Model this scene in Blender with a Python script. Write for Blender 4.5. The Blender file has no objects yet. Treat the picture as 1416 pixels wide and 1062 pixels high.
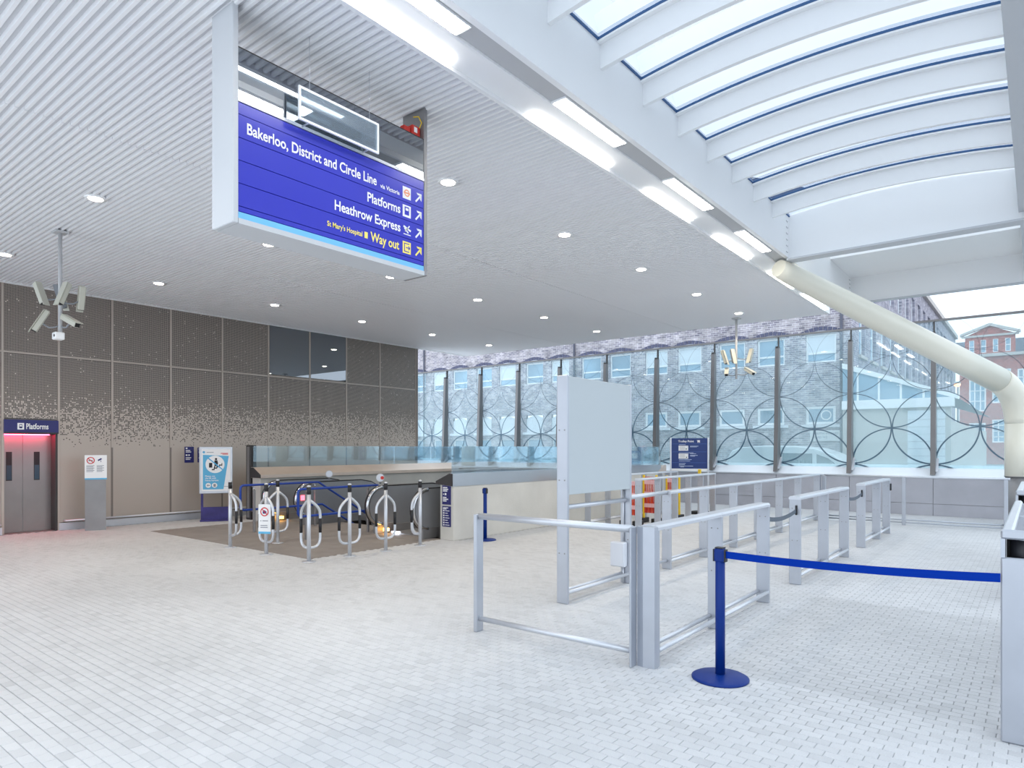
import bpy, math, random
from mathutils import Vector, Matrix
random.seed(7)
PI = math.pi
SC = bpy.context.scene
COL = SC.collection

# ------------------------------------------------------------------ camera
YAW = math.atan2(728.0, 914.0)
CAM_H = 1.7
cam_d = bpy.data.cameras.new('camera')
cam = bpy.data.objects.new('camera', cam_d)
COL.objects.link(cam)
cam.location = (0, 0, CAM_H)
cam.rotation_euler = (PI / 2, 0, YAW)
cam_d.sensor_width = 36.0
cam_d.lens = 36.0 * 914.0 / 1416.0
cam_d.shift_y = (620.0 - 531.0) / 1416.0
cam_d.clip_start = 0.05
cam_d.clip_end = 400
SC.camera = cam

# ------------------------------------------------------------------ sky
w = bpy.data.worlds.new('world')
SC.world = w
w.use_nodes = True
bg = w.node_tree.nodes['Background']
bg.inputs['Color'].default_value = (0.80, 0.895, 1.0, 1)
bg.inputs['Strength'].default_value = 1.35

SC.view_settings.view_transform = 'Standard'
SC.view_settings.look = 'None'
SC.view_settings.gamma = 1.0
SC.view_settings.use_curve_mapping = False
SC.view_settings.exposure = 0.52
DOWNLIGHT_W = 92.0
LUMINAIRE_E = 14.0
COVE_E = 9.0

# ------------------------------------------------------------------ materials
def lin(c):
    return c / 12.92 if c <= 0.04045 else ((c + 0.055) / 1.055) ** 2.4
def rgb(r, g, b):
    return (lin(r / 255.0), lin(g / 255.0), lin(b / 255.0), 1.0)

MATS = {}
def mat(name, col, rough=0.5, metal=0.0, noise=0.0, nscale=6.0, bump=0.0, bscale=60.0, emit=None, estr=0.0, stretch=None, spec=0.5):
    if name in MATS:
        return MATS[name]
    m = bpy.data.materials.new(name)
    m.use_nodes = True
    nt = m.node_tree
    N, L = nt.nodes, nt.links
    b = N['Principled BSDF']
    b.inputs['Base Color'].default_value = col
    b.inputs['Roughness'].default_value = rough
    b.inputs['Metallic'].default_value = metal
    b.inputs['Specular IOR Level'].default_value = spec
    if noise or bump:
        geo = N.new('ShaderNodeNewGeometry')
        src = geo.outputs['Position']
        if stretch:
            mp = N.new('ShaderNodeMapping')
            mp.inputs['Scale'].default_value = stretch
            L.new(src, mp.inputs['Vector'])
            src = mp.outputs['Vector']
    if noise:
        t = N.new('ShaderNodeTexNoise')
        t.inputs['Scale'].default_value = nscale
        t.inputs['Detail'].default_value = 4
        L.new(src, t.inputs['Vector'])
        r = N.new('ShaderNodeMapRange')
        r.inputs['From Min'].default_value = 0.3
        r.inputs['From Max'].default_value = 0.7
        r.inputs['To Min'].default_value = 1 - noise
        r.inputs['To Max'].default_value = 1 + noise
        L.new(t.outputs['Fac'], r.inputs['Value'])
        mx = N.new('ShaderNodeMix')
        mx.data_type = 'RGBA'
        mx.blend_type = 'MULTIPLY'
        mx.inputs['Factor'].default_value = 1
        mx.inputs['A'].default_value = col
        cb = N.new('ShaderNodeCombineColor')
        for k in ('Red', 'Green', 'Blue'):
            L.new(r.outputs['Result'], cb.inputs[k])
        L.new(cb.outputs['Color'], mx.inputs['B'])
        L.new(mx.outputs['Result'], b.inputs['Base Color'])
    if bump:
        t2 = N.new('ShaderNodeTexNoise')
        t2.inputs['Scale'].default_value = bscale
        t2.inputs['Detail'].default_value = 3
        L.new(src, t2.inputs['Vector'])
        bp = N.new('ShaderNodeBump')
        bp.inputs['Strength'].default_value = bump
        bp.inputs['Distance'].default_value = 0.01
        L.new(t2.outputs['Fac'], bp.inputs['Height'])
        L.new(bp.outputs['Normal'], b.inputs['Normal'])
    if emit:
        b.inputs['Emission Color'].default_value = emit
        b.inputs['Emission Strength'].default_value = estr
    MATS[name] = m
    return m

def math_node(nt, op, a, b=None, c=None):
    n = nt.nodes.new('ShaderNodeMath')
    n.operation = op
    for i, v in enumerate((a, b, c)):
        if v is None:
            continue
        if isinstance(v, (int, float)):
            n.inputs[i].default_value = v
        else:
            nt.links.new(v, n.inputs[i])
    return n.outputs[0]

def glass(name, tint, refl=0.08, rough=0.0, haze=0.0, hazecol=(0.8, 0.9, 0.95, 1), trans=0.5):
    m = bpy.data.materials.new(name)
    m.use_nodes = True
    nt = m.node_tree
    N, L = nt.nodes, nt.links
    out = N['Material Output']
    N.remove(N['Principled BSDF'])
    tr = N.new('ShaderNodeBsdfTransparent')
    tr.inputs['Color'].default_value = tint
    gl = N.new('ShaderNodeBsdfGlossy')
    gl.inputs['Roughness'].default_value = rough
    gl.inputs['Color'].default_value = (0.9, 0.95, 1, 1)
    lw = N.new('ShaderNodeLayerWeight')
    lw.inputs['Blend'].default_value = 0.35
    fac = math_node(nt, 'MULTIPLY_ADD', lw.outputs['Fresnel'], 0.6, refl)
    base = tr.outputs[0]
    if haze:
        df = N.new('ShaderNodeBsdfDiffuse')
        df.inputs['Color'].default_value = hazecol
        tl = N.new('ShaderNodeBsdfTranslucent')
        tl.inputs['Color'].default_value = hazecol
        m1 = N.new('ShaderNodeMixShader')
        m1.inputs[0].default_value = trans
        L.new(df.outputs[0], m1.inputs[1])
        L.new(tl.outputs[0], m1.inputs[2])
        m2 = N.new('ShaderNodeMixShader')
        m2.inputs[0].default_value = haze
        L.new(base, m2.inputs[1])
        L.new(m1.outputs[0], m2.inputs[2])
        base = m2.outputs[0]
    mx = N.new('ShaderNodeMixShader')
    L.new(fac, mx.inputs[0])
    L.new(base, mx.inputs[1])
    L.new(gl.outputs[0], mx.inputs[2])
    L.new(mx.outputs[0], out.inputs['Surface'])
    MATS[name] = m
    return m

STEEL = mat('brushed_steel', rgb(186, 190, 198), 0.42, 0.75, 0.05, 3.0)
STEELL = mat('light_steel', rgb(208, 211, 217), 0.38, 0.6, 0.03, 3.0)
STEELD = mat('dull_steel', rgb(150, 149, 150), 0.5, 0.6, 0.10, 2.0)
FINM = mat('fin_steel', rgb(126, 124, 124), 0.4, 0.6, 0.06, 2.0)
DARKST = mat('dark_steel', rgb(70, 68, 68), 0.5, 0.4)
POLISH = mat('polished_steel', rgb(205, 206, 208), 0.14, 1.0)
ESCAL = mat('escalator_steel', rgb(158, 160, 164), 0.3, 0.45, 0.05, 2.0)
CLAD = mat('cladding_steel', rgb(180, 180, 187), 0.45, 0.3, 0.07, 2.0)
CAPM = mat('copper_tinted_steel', rgb(226, 208, 194), 0.30, 0.5, 0.06, 1.5)
CAPG = mat('grey_steel_cap', rgb(186, 192, 198), 0.32, 0.8, 0.03, 1.5)
WHITE = mat('white_paint', rgb(247, 248, 249), 0.45)
WHITEB = mat('white_board', rgb(242, 242, 242), 0.5)
SLATM = mat('white_slat', rgb(246, 246, 248), 0.4)
BACKM = mat('grey_ceiling_tray', rgb(214, 215, 219), 0.6)
GREYP = mat('grey_paint', rgb(196, 197, 199), 0.5)
BEAMG = mat('grey_beam', rgb(203, 206, 210), 0.5)
CREAM = mat('cream_tube_paint', rgb(236, 232, 216), 0.28)
BLUEP = mat('sign_blue', rgb(58, 62, 190), 0.22)
NAVY = mat('navy_sign', rgb(38, 38, 106), 0.35)
TROLB = mat('trolley_sign_blue', rgb(8, 48, 118), 0.3)
LBLUE = mat('light_blue_print', rgb(120, 196, 245), 0.4)
CYAN = mat('cyan_print', rgb(94, 180, 222), 0.5)
TXTW = mat('white_print', rgb(245, 245, 245), 0.5)
TXTG = mat('grey_print', rgb(150, 152, 160), 0.6)
TXTK = mat('black_print', rgb(30, 30, 34), 0.6)
TXTY = mat('yellow_print', rgb(255, 236, 120), 0.5)
TXTR = mat('red_print', rgb(205, 40, 46), 0.5)
BLUER = mat('blue_rail_paint', rgb(28, 66, 158), 0.3)
BLUES = mat('blue_stanchion', rgb(4, 44, 120), 0.45, 0.0, 0.05, 8, spec=0.25)
BELTB = mat('blue_belt', rgb(0, 48, 150), 0.8, spec=0.1)
BELTG = mat('grey_belt', rgb(86, 96, 108), 0.6)
BLACK = mat('black_plastic', rgb(26, 27, 32), 0.45)
RUBBER = mat('black_rubber', rgb(30, 30, 32), 0.4)
GREYBOX = mat('pale_grey_box', rgb(214, 217, 224), 0.5)
BOARDG = mat('grey_board', rgb(184, 192, 196), 0.45)
PURPLE = mat('dark_purple_paint', rgb(54, 46, 118), 0.35, 0.0, 0.25, 5)
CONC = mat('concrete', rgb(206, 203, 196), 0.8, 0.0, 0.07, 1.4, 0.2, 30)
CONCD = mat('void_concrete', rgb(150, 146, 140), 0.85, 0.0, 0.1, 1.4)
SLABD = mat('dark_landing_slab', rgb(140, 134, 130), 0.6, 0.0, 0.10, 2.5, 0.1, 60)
GROUT = mat('paving_joint', rgb(170, 171, 174), 0.9)
TAUPE = mat('taupe_metal', rgb(188, 176, 166), 0.42, 0.3, 0.04, 1.2)
TAUPED = mat('taupe_metal_dark', rgb(136, 127, 121), 0.5, 0.3)
LIFTM = mat('lift_door_steel', rgb(150, 145, 143), 0.32, 0.75, 0.06, 2.0)
CAMB = mat('cctv_housing', rgb(196, 195, 182), 0.4)
CAMG = mat('cctv_grey', rgb(140, 144, 150), 0.45)
YEL = mat('yellow_paint', rgb(238, 200, 40), 0.45)
RED = mat('red_plastic', rgb(206, 50, 40), 0.5)
PINKW = mat('pink_white_tape', rgb(244, 196, 200), 0.5)
ORANGE = mat('orange_tape', rgb(226, 84, 48), 0.5)
ASPH = mat('asphalt', rgb(120, 122, 126), 0.9, 0.0, 0.1, 0.8)
BUFF = mat('buff_plaster', rgb(196, 192, 186), 0.8, 0.0, 0.05, 1.0)
VANW = mat('white_car_paint', rgb(240, 243, 246), 0.2)
DGLASS = mat('dark_glass', rgb(60, 84, 100), 0.08)
WGLASS = mat('window_pane', rgb(150, 178, 198), 0.06, 0.0, 0.25, 0.5)
BLIND = mat('blind_white', rgb(226, 232, 238), 0.5)
SLATE = mat('slate_roof', rgb(96, 98, 112), 0.7, 0.0, 0.15, 2)
STONE = mat('pale_stone', rgb(196, 190, 186), 0.8, 0.0, 0.06, 1)
VOUSS = mat('dark_brick_arch', rgb(96, 98, 122), 0.85, 0.0, 0.2, 9)
SILLW = mat('white_sill', rgb(240, 243, 248), 0.4)
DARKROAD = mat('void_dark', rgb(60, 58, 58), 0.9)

def emis(name, col, s):
    return mat(name, (0.8, 0.8, 0.8, 1), 0.5, emit=col, estr=s)
E_DOWN = emis('downlight_lens', (1.0, 0.92, 0.78, 1), 14)
E_LUM = emis('luminaire_lens', (1.0, 0.965, 0.90, 1), LUMINAIRE_E)
E_COVE = emis('cove_tube', (1.0, 0.97, 0.91, 1), COVE_E)
E_AMB = emis('amber_lamp', (1.0, 0.45, 0.05, 1), 7)
E_SODIUM = emis('sodium_lamp', (1.0, 0.36, 0.09, 1), 2.6)
E_LED = emis('blue_white_led', (0.75, 0.82, 1.0, 1), 6)
E_LIFT = emis('lift_lamp', (1.0, 0.03, 0.10, 1), 30)
E_RED = emis('red_lamp', (1.0, 0.03, 0.08, 1), 3)

G_CLEAR = glass('clear_glass', (0.93, 0.97, 0.99, 1), 0.03)
G_ROOF = glass('roof_glass', (0.95, 0.98, 1.0, 1), 0.02)
G_BAL = glass('balustrade_glass', (0.90, 0.965, 0.985, 1), 0.04, haze=0.04, hazecol=(0.7, 0.9, 1, 1))
G_SIGN = glass('sign_glass', (0.16, 0.20, 0.24, 1), 0.30)
G_ACR = glass('acrylic', (0.78, 0.84, 0.88, 1), 0.06, haze=0.12)
G_LOUV = glass('wall_window_glass', (0.35, 0.38, 0.42, 1), 0.22)

# glazed wall: tinted glass with printed rings
RING_P = 1.91
def frit_glass():
    m = bpy.data.materials.new('printed_glass')
    m.use_nodes = True
    nt = m.node_tree
    N, L = nt.nodes, nt.links
    out = N['Material Output']
    N.remove(N['Principled BSDF'])
    geo = N.new('ShaderNodeNewGeometry')
    sp = N.new('ShaderNodeSeparateXYZ')
    L.new(geo.outputs['Position'], sp.inputs[0])
    def ring(cx, cz):
        fx = math_node(nt, 'SUBTRACT', math_node(nt, 'FLOORED_MODULO', math_node(nt, 'SUBTRACT', sp.outputs['X'], cx - RING_P / 2), RING_P), RING_P / 2)
        fz = math_node(nt, 'SUBTRACT', math_node(nt, 'FLOORED_MODULO', math_node(nt, 'SUBTRACT', sp.outputs['Z'], cz - RING_P / 2), RING_P), RING_P / 2)
        d = math_node(nt, 'SQRT', math_node(nt, 'ADD', math_node(nt, 'MULTIPLY', fx, fx), math_node(nt, 'MULTIPLY', fz, fz)))
        e = math_node(nt, 'ABSOLUTE', math_node(nt, 'SUBTRACT', d, RING_P / 2 - 0.012))
        wd = N.new('ShaderNodeMapRange')
        wd.inputs['From Min'].default_value = 1.2
        wd.inputs['From Max'].default_value = 4.6
        wd.inputs['To Min'].default_value = 0.019
        wd.inputs['To Max'].default_value = 0.004
        L.new(sp.outputs['Z'], wd.inputs['Value'])
        return math_node(nt, 'LESS_THAN', e, wd.outputs['Result'])
    x0, z0 = -3.03, 2.24
    rg = math_node(nt, 'MAXIMUM', ring(x0 + RING_P / 2, z0), ring(x0, z0 + RING_P / 2))
    tr = N.new('ShaderNodeBsdfTransparent')
    hz = N.new('ShaderNodeMapRange')
    hz.inputs['From Min'].default_value = 1.2
    hz.inputs['From Max'].default_value = 4.9
    hz.inputs['To Min'].default_value = 0.29
    hz.inputs['To Max'].default_value = 0.09
    L.new(sp.outputs['Z'], hz.inputs['Value'])
    tr.inputs['Color'].default_value = (0.92, 0.975, 0.99, 1)
    df = N.new('ShaderNodeBsdfDiffuse')
    df.inputs['Color'].default_value = (0.66, 0.88, 0.91, 1)
    tl = N.new('ShaderNodeBsdfTranslucent')
    tl.inputs['Color'].default_value = (0.66, 0.88, 0.91, 1)
    m1 = N.new('ShaderNodeMixShader')
    m1.inputs[0].default_value = 0.6
    L.new(df.outputs[0], m1.inputs[1])
    L.new(tl.outputs[0], m1.inputs[2])
    m2 = N.new('ShaderNodeMixShader')
    L.new(hz.outputs['Result'], m2.inputs[0])
    L.new(tr.outputs[0], m2.inputs[1])
    L.new(m1.outputs[0], m2.inputs[2])
    dk = N.new('ShaderNodeBsdfDiffuse')
    dk.inputs['Color'].default_value = rgb(52, 84, 108)
    m3 = N.new('ShaderNodeMixShader')
    rf = N.new('ShaderNodeMapRange')
    rf.inputs['From Min'].default_value = 1.6
    rf.inputs['From Max'].default_value = 4.6
    rf.inputs['To Min'].default_value = 0.8
    rf.inputs['To Max'].default_value = 0.25
    L.new(sp.outputs['Z'], rf.inputs['Value'])
    L.new(math_node(nt, 'MULTIPLY', rg, rf.outputs['Result']), m3.inputs[0])
    L.new(m2.outputs[0], m3.inputs[1])
    L.new(dk.outputs[0], m3.inputs[2])
    gl = N.new('ShaderNodeBsdfGlossy')
    gl.inputs['Roughness'].default_value = 0.0
    m4 = N.new('ShaderNodeMixShader')
    m4.inputs[0].default_value = 0.04
    L.new(m3.outputs[0], m4.inputs[1])
    L.new(gl.outputs[0], m4.inputs[2])
    L.new(m4.outputs[0], out.inputs['Surface'])
    return m
G_FRIT = frit_glass()

# perforated wall cladding
def perforated():
    m = bpy.data.materials.new('perforated_taupe_metal')
    m.use_nodes = True
    nt = m.node_tree
    N, L = nt.nodes, nt.links
    b = N['Principled BSDF']
    P = 0.026
    geo = N.new('ShaderNodeNewGeometry')
    sp = N.new('ShaderNodeSeparateXYZ')
    L.new(geo.outputs['Position'], sp.inputs[0])
    y = math_node(nt, 'DIVIDE', sp.outputs['Y'], P)
    z = math_node(nt, 'DIVIDE', sp.outputs['Z'], P)
    cy, cz = math_node(nt, 'FLOOR', y), math_node(nt, 'FLOOR', z)
    cb = N.new('ShaderNodeCombineXYZ')
    L.new(cy, cb.inputs[0]); L.new(cz, cb.inputs[1])
    wn = N.new('ShaderNodeTexWhiteNoise')
    wn.noise_dimensions = '2D'
    L.new(cb.outputs[0], wn.inputs['Vector'])
    rp = N.new('ShaderNodeFloatCurve')
    mr = N.new('ShaderNodeMapRange')
    mr.inputs['From Min'].default_value = 1.72
    mr.inputs['From Max'].default_value = 2.95
    L.new(sp.outputs['Z'], mr.inputs['Value'])
    c = rp.mapping.curves[0]
    c.points[0].location = (0, 0)
    c.points[1].location = (1, 0.992)
    for p in ((0.04, 0.05), (0.3, 0.32), (0.65, 0.68), (0.85, 0.94)):
        c.points.new(*p)
    rp.mapping.update()
    L.new(mr.outputs['Result'], rp.inputs['Value'])
    hole = math_node(nt, 'LESS_THAN', wn.outputs['Value'], rp.outputs[0])
    def inside(v):
        f = math_node(nt, 'ABSOLUTE', math_node(nt, 'SUBTRACT', math_node(nt, 'FRACT', v), 0.5))
        return math_node(nt, 'LESS_THAN', f, 0.38)
    h = math_node(nt, 'MULTIPLY', hole, math_node(nt, 'MULTIPLY', inside(y), inside(z)))
    mx = N.new('ShaderNodeMix')
    mx.data_type = 'RGBA'
    L.new(h, mx.inputs['Factor'])
    mx.inputs['A'].default_value = rgb(188, 176, 166)
    mx.inputs['B'].default_value = rgb(52, 46, 44)
    L.new(mx.outputs['Result'], b.inputs['Base Color'])
    L.new(math_node(nt, 'SUBTRACT', 0.3, math_node(nt, 'MULTIPLY', h, 0.3)), b.inputs['Metallic'])
    b.inputs['Roughness'].default_value = 0.42
    bp = N.new('ShaderNodeBump')
    bp.inputs['Distance'].default_value = 0.004
    bp.inputs['Strength'].default_value = 0.5
    bp.invert = True
    L.new(h, bp.inputs['Height'])
    return m
PERF = perforated()

def paver_mat(name, island):
    m = bpy.data.materials.new(name)
    m.use_nodes = True
    nt = m.node_tree
    N, L = nt.nodes, nt.links
    b = N['Principled BSDF']
    b.inputs['Roughness'].default_value = 0.62
    b.inputs['Specular IOR Level'].default_value = 0.35
    geo = N.new('ShaderNodeNewGeometry')
    if island:
        rnd = geo.outputs['Random Per Island']
    else:
        oi = N.new('ShaderNodeObjectInfo')
        rnd = oi.outputs['Random']
    cr = N.new('ShaderNodeValToRGB')
    cr.color_ramp.elements[0].color = rgb(194, 195, 197)
    cr.color_ramp.elements[1].color = rgb(206, 207, 209)
    cr.color_ramp.elements[0].position = 0.0
    e = cr.color_ramp.elements.new(0.2)
    e.color = rgb(201, 202, 204)
    L.new(rnd, cr.inputs['Fac'])
    # broad traffic grime and a darker rectangular patch
    tn = N.new('ShaderNodeTexNoise')
    tn.inputs['Scale'].default_value = 0.45
    tn.inputs['Detail'].default_value = 5
    L.new(geo.outputs['Position'], tn.inputs['Vector'])
    tf = N.new('ShaderNodeTexNoise')
    tf.inputs['Scale'].default_value = 220
    L.new(geo.outputs['Position'], tf.inputs['Vector'])
    g1 = N.new('ShaderNodeMapRange')
    g1.inputs['From Min'].default_value = 0.35
    g1.inputs['From Max'].default_value = 0.65
    g1.inputs['To Min'].default_value = 0.90
    g1.inputs['To Max'].default_value = 1.03
    L.new(tn.outputs['Fac'], g1.inputs['Value'])
    g2 = N.new('ShaderNodeMapRange')
    g2.inputs['From Min'].default_value = 0.3
    g2.inputs['From Max'].default_value = 0.7
    g2.inputs['To Min'].default_value = 0.95
    g2.inputs['To Max'].default_value = 1.04
    L.new(tf.outputs['Fac'], g2.inputs['Value'])
    sp = N.new('ShaderNodeSeparateXYZ')
    L.new(geo.outputs['Position'], sp.inputs[0])
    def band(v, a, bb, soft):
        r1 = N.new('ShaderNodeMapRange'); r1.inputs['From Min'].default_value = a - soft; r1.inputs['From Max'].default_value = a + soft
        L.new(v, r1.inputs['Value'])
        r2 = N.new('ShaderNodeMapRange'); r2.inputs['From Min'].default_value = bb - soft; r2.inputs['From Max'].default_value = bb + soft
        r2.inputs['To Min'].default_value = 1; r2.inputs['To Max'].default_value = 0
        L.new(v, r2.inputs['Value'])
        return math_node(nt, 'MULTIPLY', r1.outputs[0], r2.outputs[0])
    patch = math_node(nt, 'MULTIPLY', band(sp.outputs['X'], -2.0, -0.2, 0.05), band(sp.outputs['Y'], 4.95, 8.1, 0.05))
    vo = N.new('ShaderNodeTexVoronoi')
    vo.inputs['Scale'].default_value = 1.5
    vo.inputs['Randomness'].default_value = 1.0
    fl2 = N.new('ShaderNodeVectorMath')
    fl2.operation = 'MULTIPLY'
    fl2.inputs[1].default_value = (1, 1, 0)
    L.new(geo.outputs['Position'], fl2.inputs[0])
    L.new(fl2.outputs[0], vo.inputs['Vector'])
    gum = math_node(nt, 'LESS_THAN', vo.outputs['Distance'], 0.016)
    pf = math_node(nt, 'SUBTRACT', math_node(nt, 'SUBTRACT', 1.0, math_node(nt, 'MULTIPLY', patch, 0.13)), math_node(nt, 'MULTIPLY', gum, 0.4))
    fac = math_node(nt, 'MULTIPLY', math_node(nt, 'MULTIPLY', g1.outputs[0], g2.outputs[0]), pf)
    cb = N.new('ShaderNodeCombineColor')
    for k in ('Red', 'Green', 'Blue'):
        L.new(fac, cb.inputs[k])
    mx = N.new('ShaderNodeMix')
    mx.data_type = 'RGBA'
    mx.blend_type = 'MULTIPLY'
    mx.inputs['Factor'].default_value = 1
    L.new(cr.outputs['Color'], mx.inputs['A'])
    L.new(cb.outputs['Color'], mx.inputs['B'])
    L.new(mx.outputs['Result'], b.inputs['Base Color'])
    return m
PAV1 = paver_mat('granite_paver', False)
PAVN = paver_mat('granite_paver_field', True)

def brick_mat(name, c1, c2, mort, horiz='X', scale=1.0):
    m = bpy.data.materials.new(name)
    m.use_nodes = True
    nt = m.node_tree
    N, L = nt.nodes, nt.links
    b = N['Principled BSDF']
    b.inputs['Roughness'].default_value = 0.9
    geo = N.new('ShaderNodeNewGeometry')
    sp = N.new('ShaderNodeSeparateXYZ')
    L.new(geo.outputs['Position'], sp.inputs[0])
    cb = N.new('ShaderNodeCombineXYZ')
    L.new(sp.outputs[horiz], cb.inputs[0])
    L.new(sp.outputs['Z'], cb.inputs[1])
    br = N.new('ShaderNodeTexBrick')
    br.inputs['Color1'].default_value = c1
    br.inputs['Color2'].default_value = c2
    br.inputs['Mortar'].default_value = mort
    br.inputs['Scale'].default_value = 1.0
    br.inputs['Brick Width'].default_value = 0.235 * scale
    br.inputs['Row Height'].default_value = 0.082 * scale
    br.inputs['Mortar Size'].default_value = 0.009 * scale
    L.new(cb.outputs[0], br.inputs['Vector'])
    tn = N.new('ShaderNodeTexNoise')
    tn.inputs['Scale'].default_value = 3.5
    tn.inputs['Detail'].default_value = 5
    L.new(geo.outputs['Position'], tn.inputs['Vector'])
    mr = N.new('ShaderNodeMapRange')
    mr.inputs['From Min'].default_value = 0.3
    mr.inputs['From Max'].default_value = 0.7
    mr.inputs['To Min'].default_value = 0.65
    mr.inputs['To Max'].default_value = 1.25
    L.new(tn.outputs['Fac'], mr.inputs['Value'])
    c3 = N.new('ShaderNodeCombineColor')
    for k in ('Red', 'Green', 'Blue'):
        L.new(mr.outputs[0], c3.inputs[k])
    mx = N.new('ShaderNodeMix')
    mx.data_type = 'RGBA'
    mx.blend_type = 'MULTIPLY'
    mx.inputs['Factor'].default_value = 1
    L.new(br.outputs['Color'], mx.inputs['A'])
    L.new(c3.outputs['Color'], mx.inputs['B'])
    L.new(mx.outputs['Result'], b.inputs['Base Color'])
    return m
BRICKX = brick_mat('stock_brick', rgb(192, 184, 188), rgb(136, 130, 144), rgb(212, 210, 214), 'X')
BRICKY = brick_mat('stock_brick_wing', rgb(176, 170, 180), rgb(128, 124, 140), rgb(192, 190, 198), 'Y')
BRICKR = brick_mat('red_brick', rgb(190, 96, 86), rgb(164, 78, 72), rgb(196, 150, 140), 'X')

# ------------------------------------------------------------------ mesh helpers
ORG = {}
def V(*a):
    return Vector(a)

class MB:
    def __init__(s):
        s.v = []; s.f = []; s.sm = []
    def quad(s, a, b, c, d, sm=False):
        n = len(s.v)
        s.v += [Vector(a), Vector(b), Vector(c), Vector(d)]
        s.f.append((n, n + 1, n + 2, n + 3)); s.sm.append(sm)
        return s
    def poly(s, pts, sm=False):
        n = len(s.v)
        s.v += [Vector(p) for p in pts]
        s.f.append(tuple(range(n, n + len(pts)))); s.sm.append(sm)
        return s
    def box(s, x0, x1, y0, y1, z0, z1, bev=0.0):
        return s.obox(V((x0 + x1) / 2, (y0 + y1) / 2, (z0 + z1) / 2), (abs(x1 - x0), abs(y1 - y0), abs(z1 - z0)), None, bev)
    def obox(s, c, size, R=None, bev=0.0):
        n = len(s.v)
        hx, hy, hz = size[0] / 2, size[1] / 2, size[2] / 2
        c = Vector(c)
        if not bev:
            pts = [V(sx * hx, sy * hy, sz * hz) for sz in (-1, 1) for sy in (-1, 1) for sx in (-1, 1)]
            fs = [(0, 2, 3, 1), (4, 5, 7, 6), (0, 1, 5, 4), (2, 6, 7, 3), (0, 4, 6, 2), (1, 3, 7, 5)]
        else:
            b = min(bev, hx * .9, hy * .9, hz * .9)
            pts = []
            idx = {}
            for ax in range(3):
                for sx in (-1, 1):
                    for sy in (-1, 1):
                        for sz in (-1, 1):
                            p = [sx * (hx - b), sy * (hy - b), sz * (hz - b)]
                            sg = (sx, sy, sz)
                            p[ax] = sg[ax] * (hx, hy, hz)[ax]
                            idx[(ax, sx, sy, sz)] = len(pts)
                            pts.append(V(*p))
            fs = []
            S = (-1, 1)
            for ax in range(3):
                o = [a for a in range(3) if a != ax]
                for sg in S:
                    ring = []
                    for (p, q) in ((-1, -1), (1, -1), (1, 1), (-1, 1)):
                        k = [0, 0, 0]; k[ax] = sg; k[o[0]] = p; k[o[1]] = q
                        ring.append(idx[(ax, *k)])
                    fs.append(tuple(ring))
            for ax in range(3):
                o = [a for a in range(3) if a != ax]
                for p in S:
                    for q in S:
                        k0 = [0, 0, 0]; k0[o[0]] = p; k0[o[1]] = q
                        ka = list(k0); ka[ax] = -1
                        kb = list(k0); kb[ax] = 1
                        fs.append((idx[(o[0], *ka)], idx[(o[0], *kb)], idx[(o[1], *kb)], idx[(o[1], *ka)]))
            for sx in S:
                for sy in S:
                    for sz in S:
                        fs.append((idx[(0, sx, sy, sz)], idx[(1, sx, sy, sz)], idx[(2, sx, sy, sz)]))
        if R is not None:
            pts = [R @ p for p in pts]
        s.v += [c + p for p in pts]
        for f in fs:
            # orient outward
            a, b_, c_ = pts[f[0]], pts[f[1]], pts[f[2]]
            nrm = (b_ - a).cross(c_ - a)
            ctr = sum((pts[i] for i in f), V(0, 0, 0)) / len(f)
            if nrm.dot(ctr) < 0:
                f = tuple(reversed(f))
            s.f.append(tuple(i + n for i in f)); s.sm.append(False)
        return s
    def tube(s, pts, r, n=10, caps=True):
        pts = [Vector(p) for p in pts]
        rs = r if isinstance(r, (list, tuple)) else [r] * len(pts)
        base = len(s.v)
        up = None
        for i, p in enumerate(pts):
            if i == 0:
                t = pts[1] - p
            elif i == len(pts) - 1:
                t = p - pts[i - 1]
            else:
                t = (pts[i + 1] - p).normalized() + (p - pts[i - 1]).normalized()
            t.normalize()
            if up is None:
                up = t.cross(V(0, 0, 1) if abs(t.z) < 0.9 else V(1, 0, 0)).normalized()
            else:
                up = (up - t * up.dot(t))
                up.normalize()
            q = t.cross(up).normalized()
            for k in range(n):
                a = 2 * PI * k / n
                s.v.append(p + (up * math.cos(a) + q * math.sin(a)) * rs[i])
        for i in range(len(pts) - 1):
            for k in range(n):
                a = base + i * n + k
                b = base + i * n + (k + 1) % n
                s.f.append((a, b, b + n, a + n)); s.sm.append(True)
        if caps:
            s.f.append(tuple(reversed(range(base, base + n)))); s.sm.append(False)
            e = base + (len(pts) - 1) * n
            s.f.append(tuple(range(e, e + n))); s.sm.append(False)
        return s
    def lathe(s, c, prof, n=24):
        # prof: list of (radius, z) about the vertical axis through c
        c = Vector(c)
        base = len(s.v)
        for (r, z) in prof:
            for k in range(n):
                a = 2 * PI * k / n
                s.v.append(c + V(r * math.cos(a), r * math.sin(a), z))
        for i in range(len(prof) - 1):
            for k in range(n):
                a = base + i * n + k
                b = base + i * n + (k + 1) % n
                s.f.append((a, b, b + n, a + n)); s.sm.append(True)
        s.f.append(tuple(reversed(range(base, base + n)))); s.sm.append(False)
        e = base + (len(prof) - 1) * n
        s.f.append(tuple(range(e, e + n))); s.sm.append(False)
        return s
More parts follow.
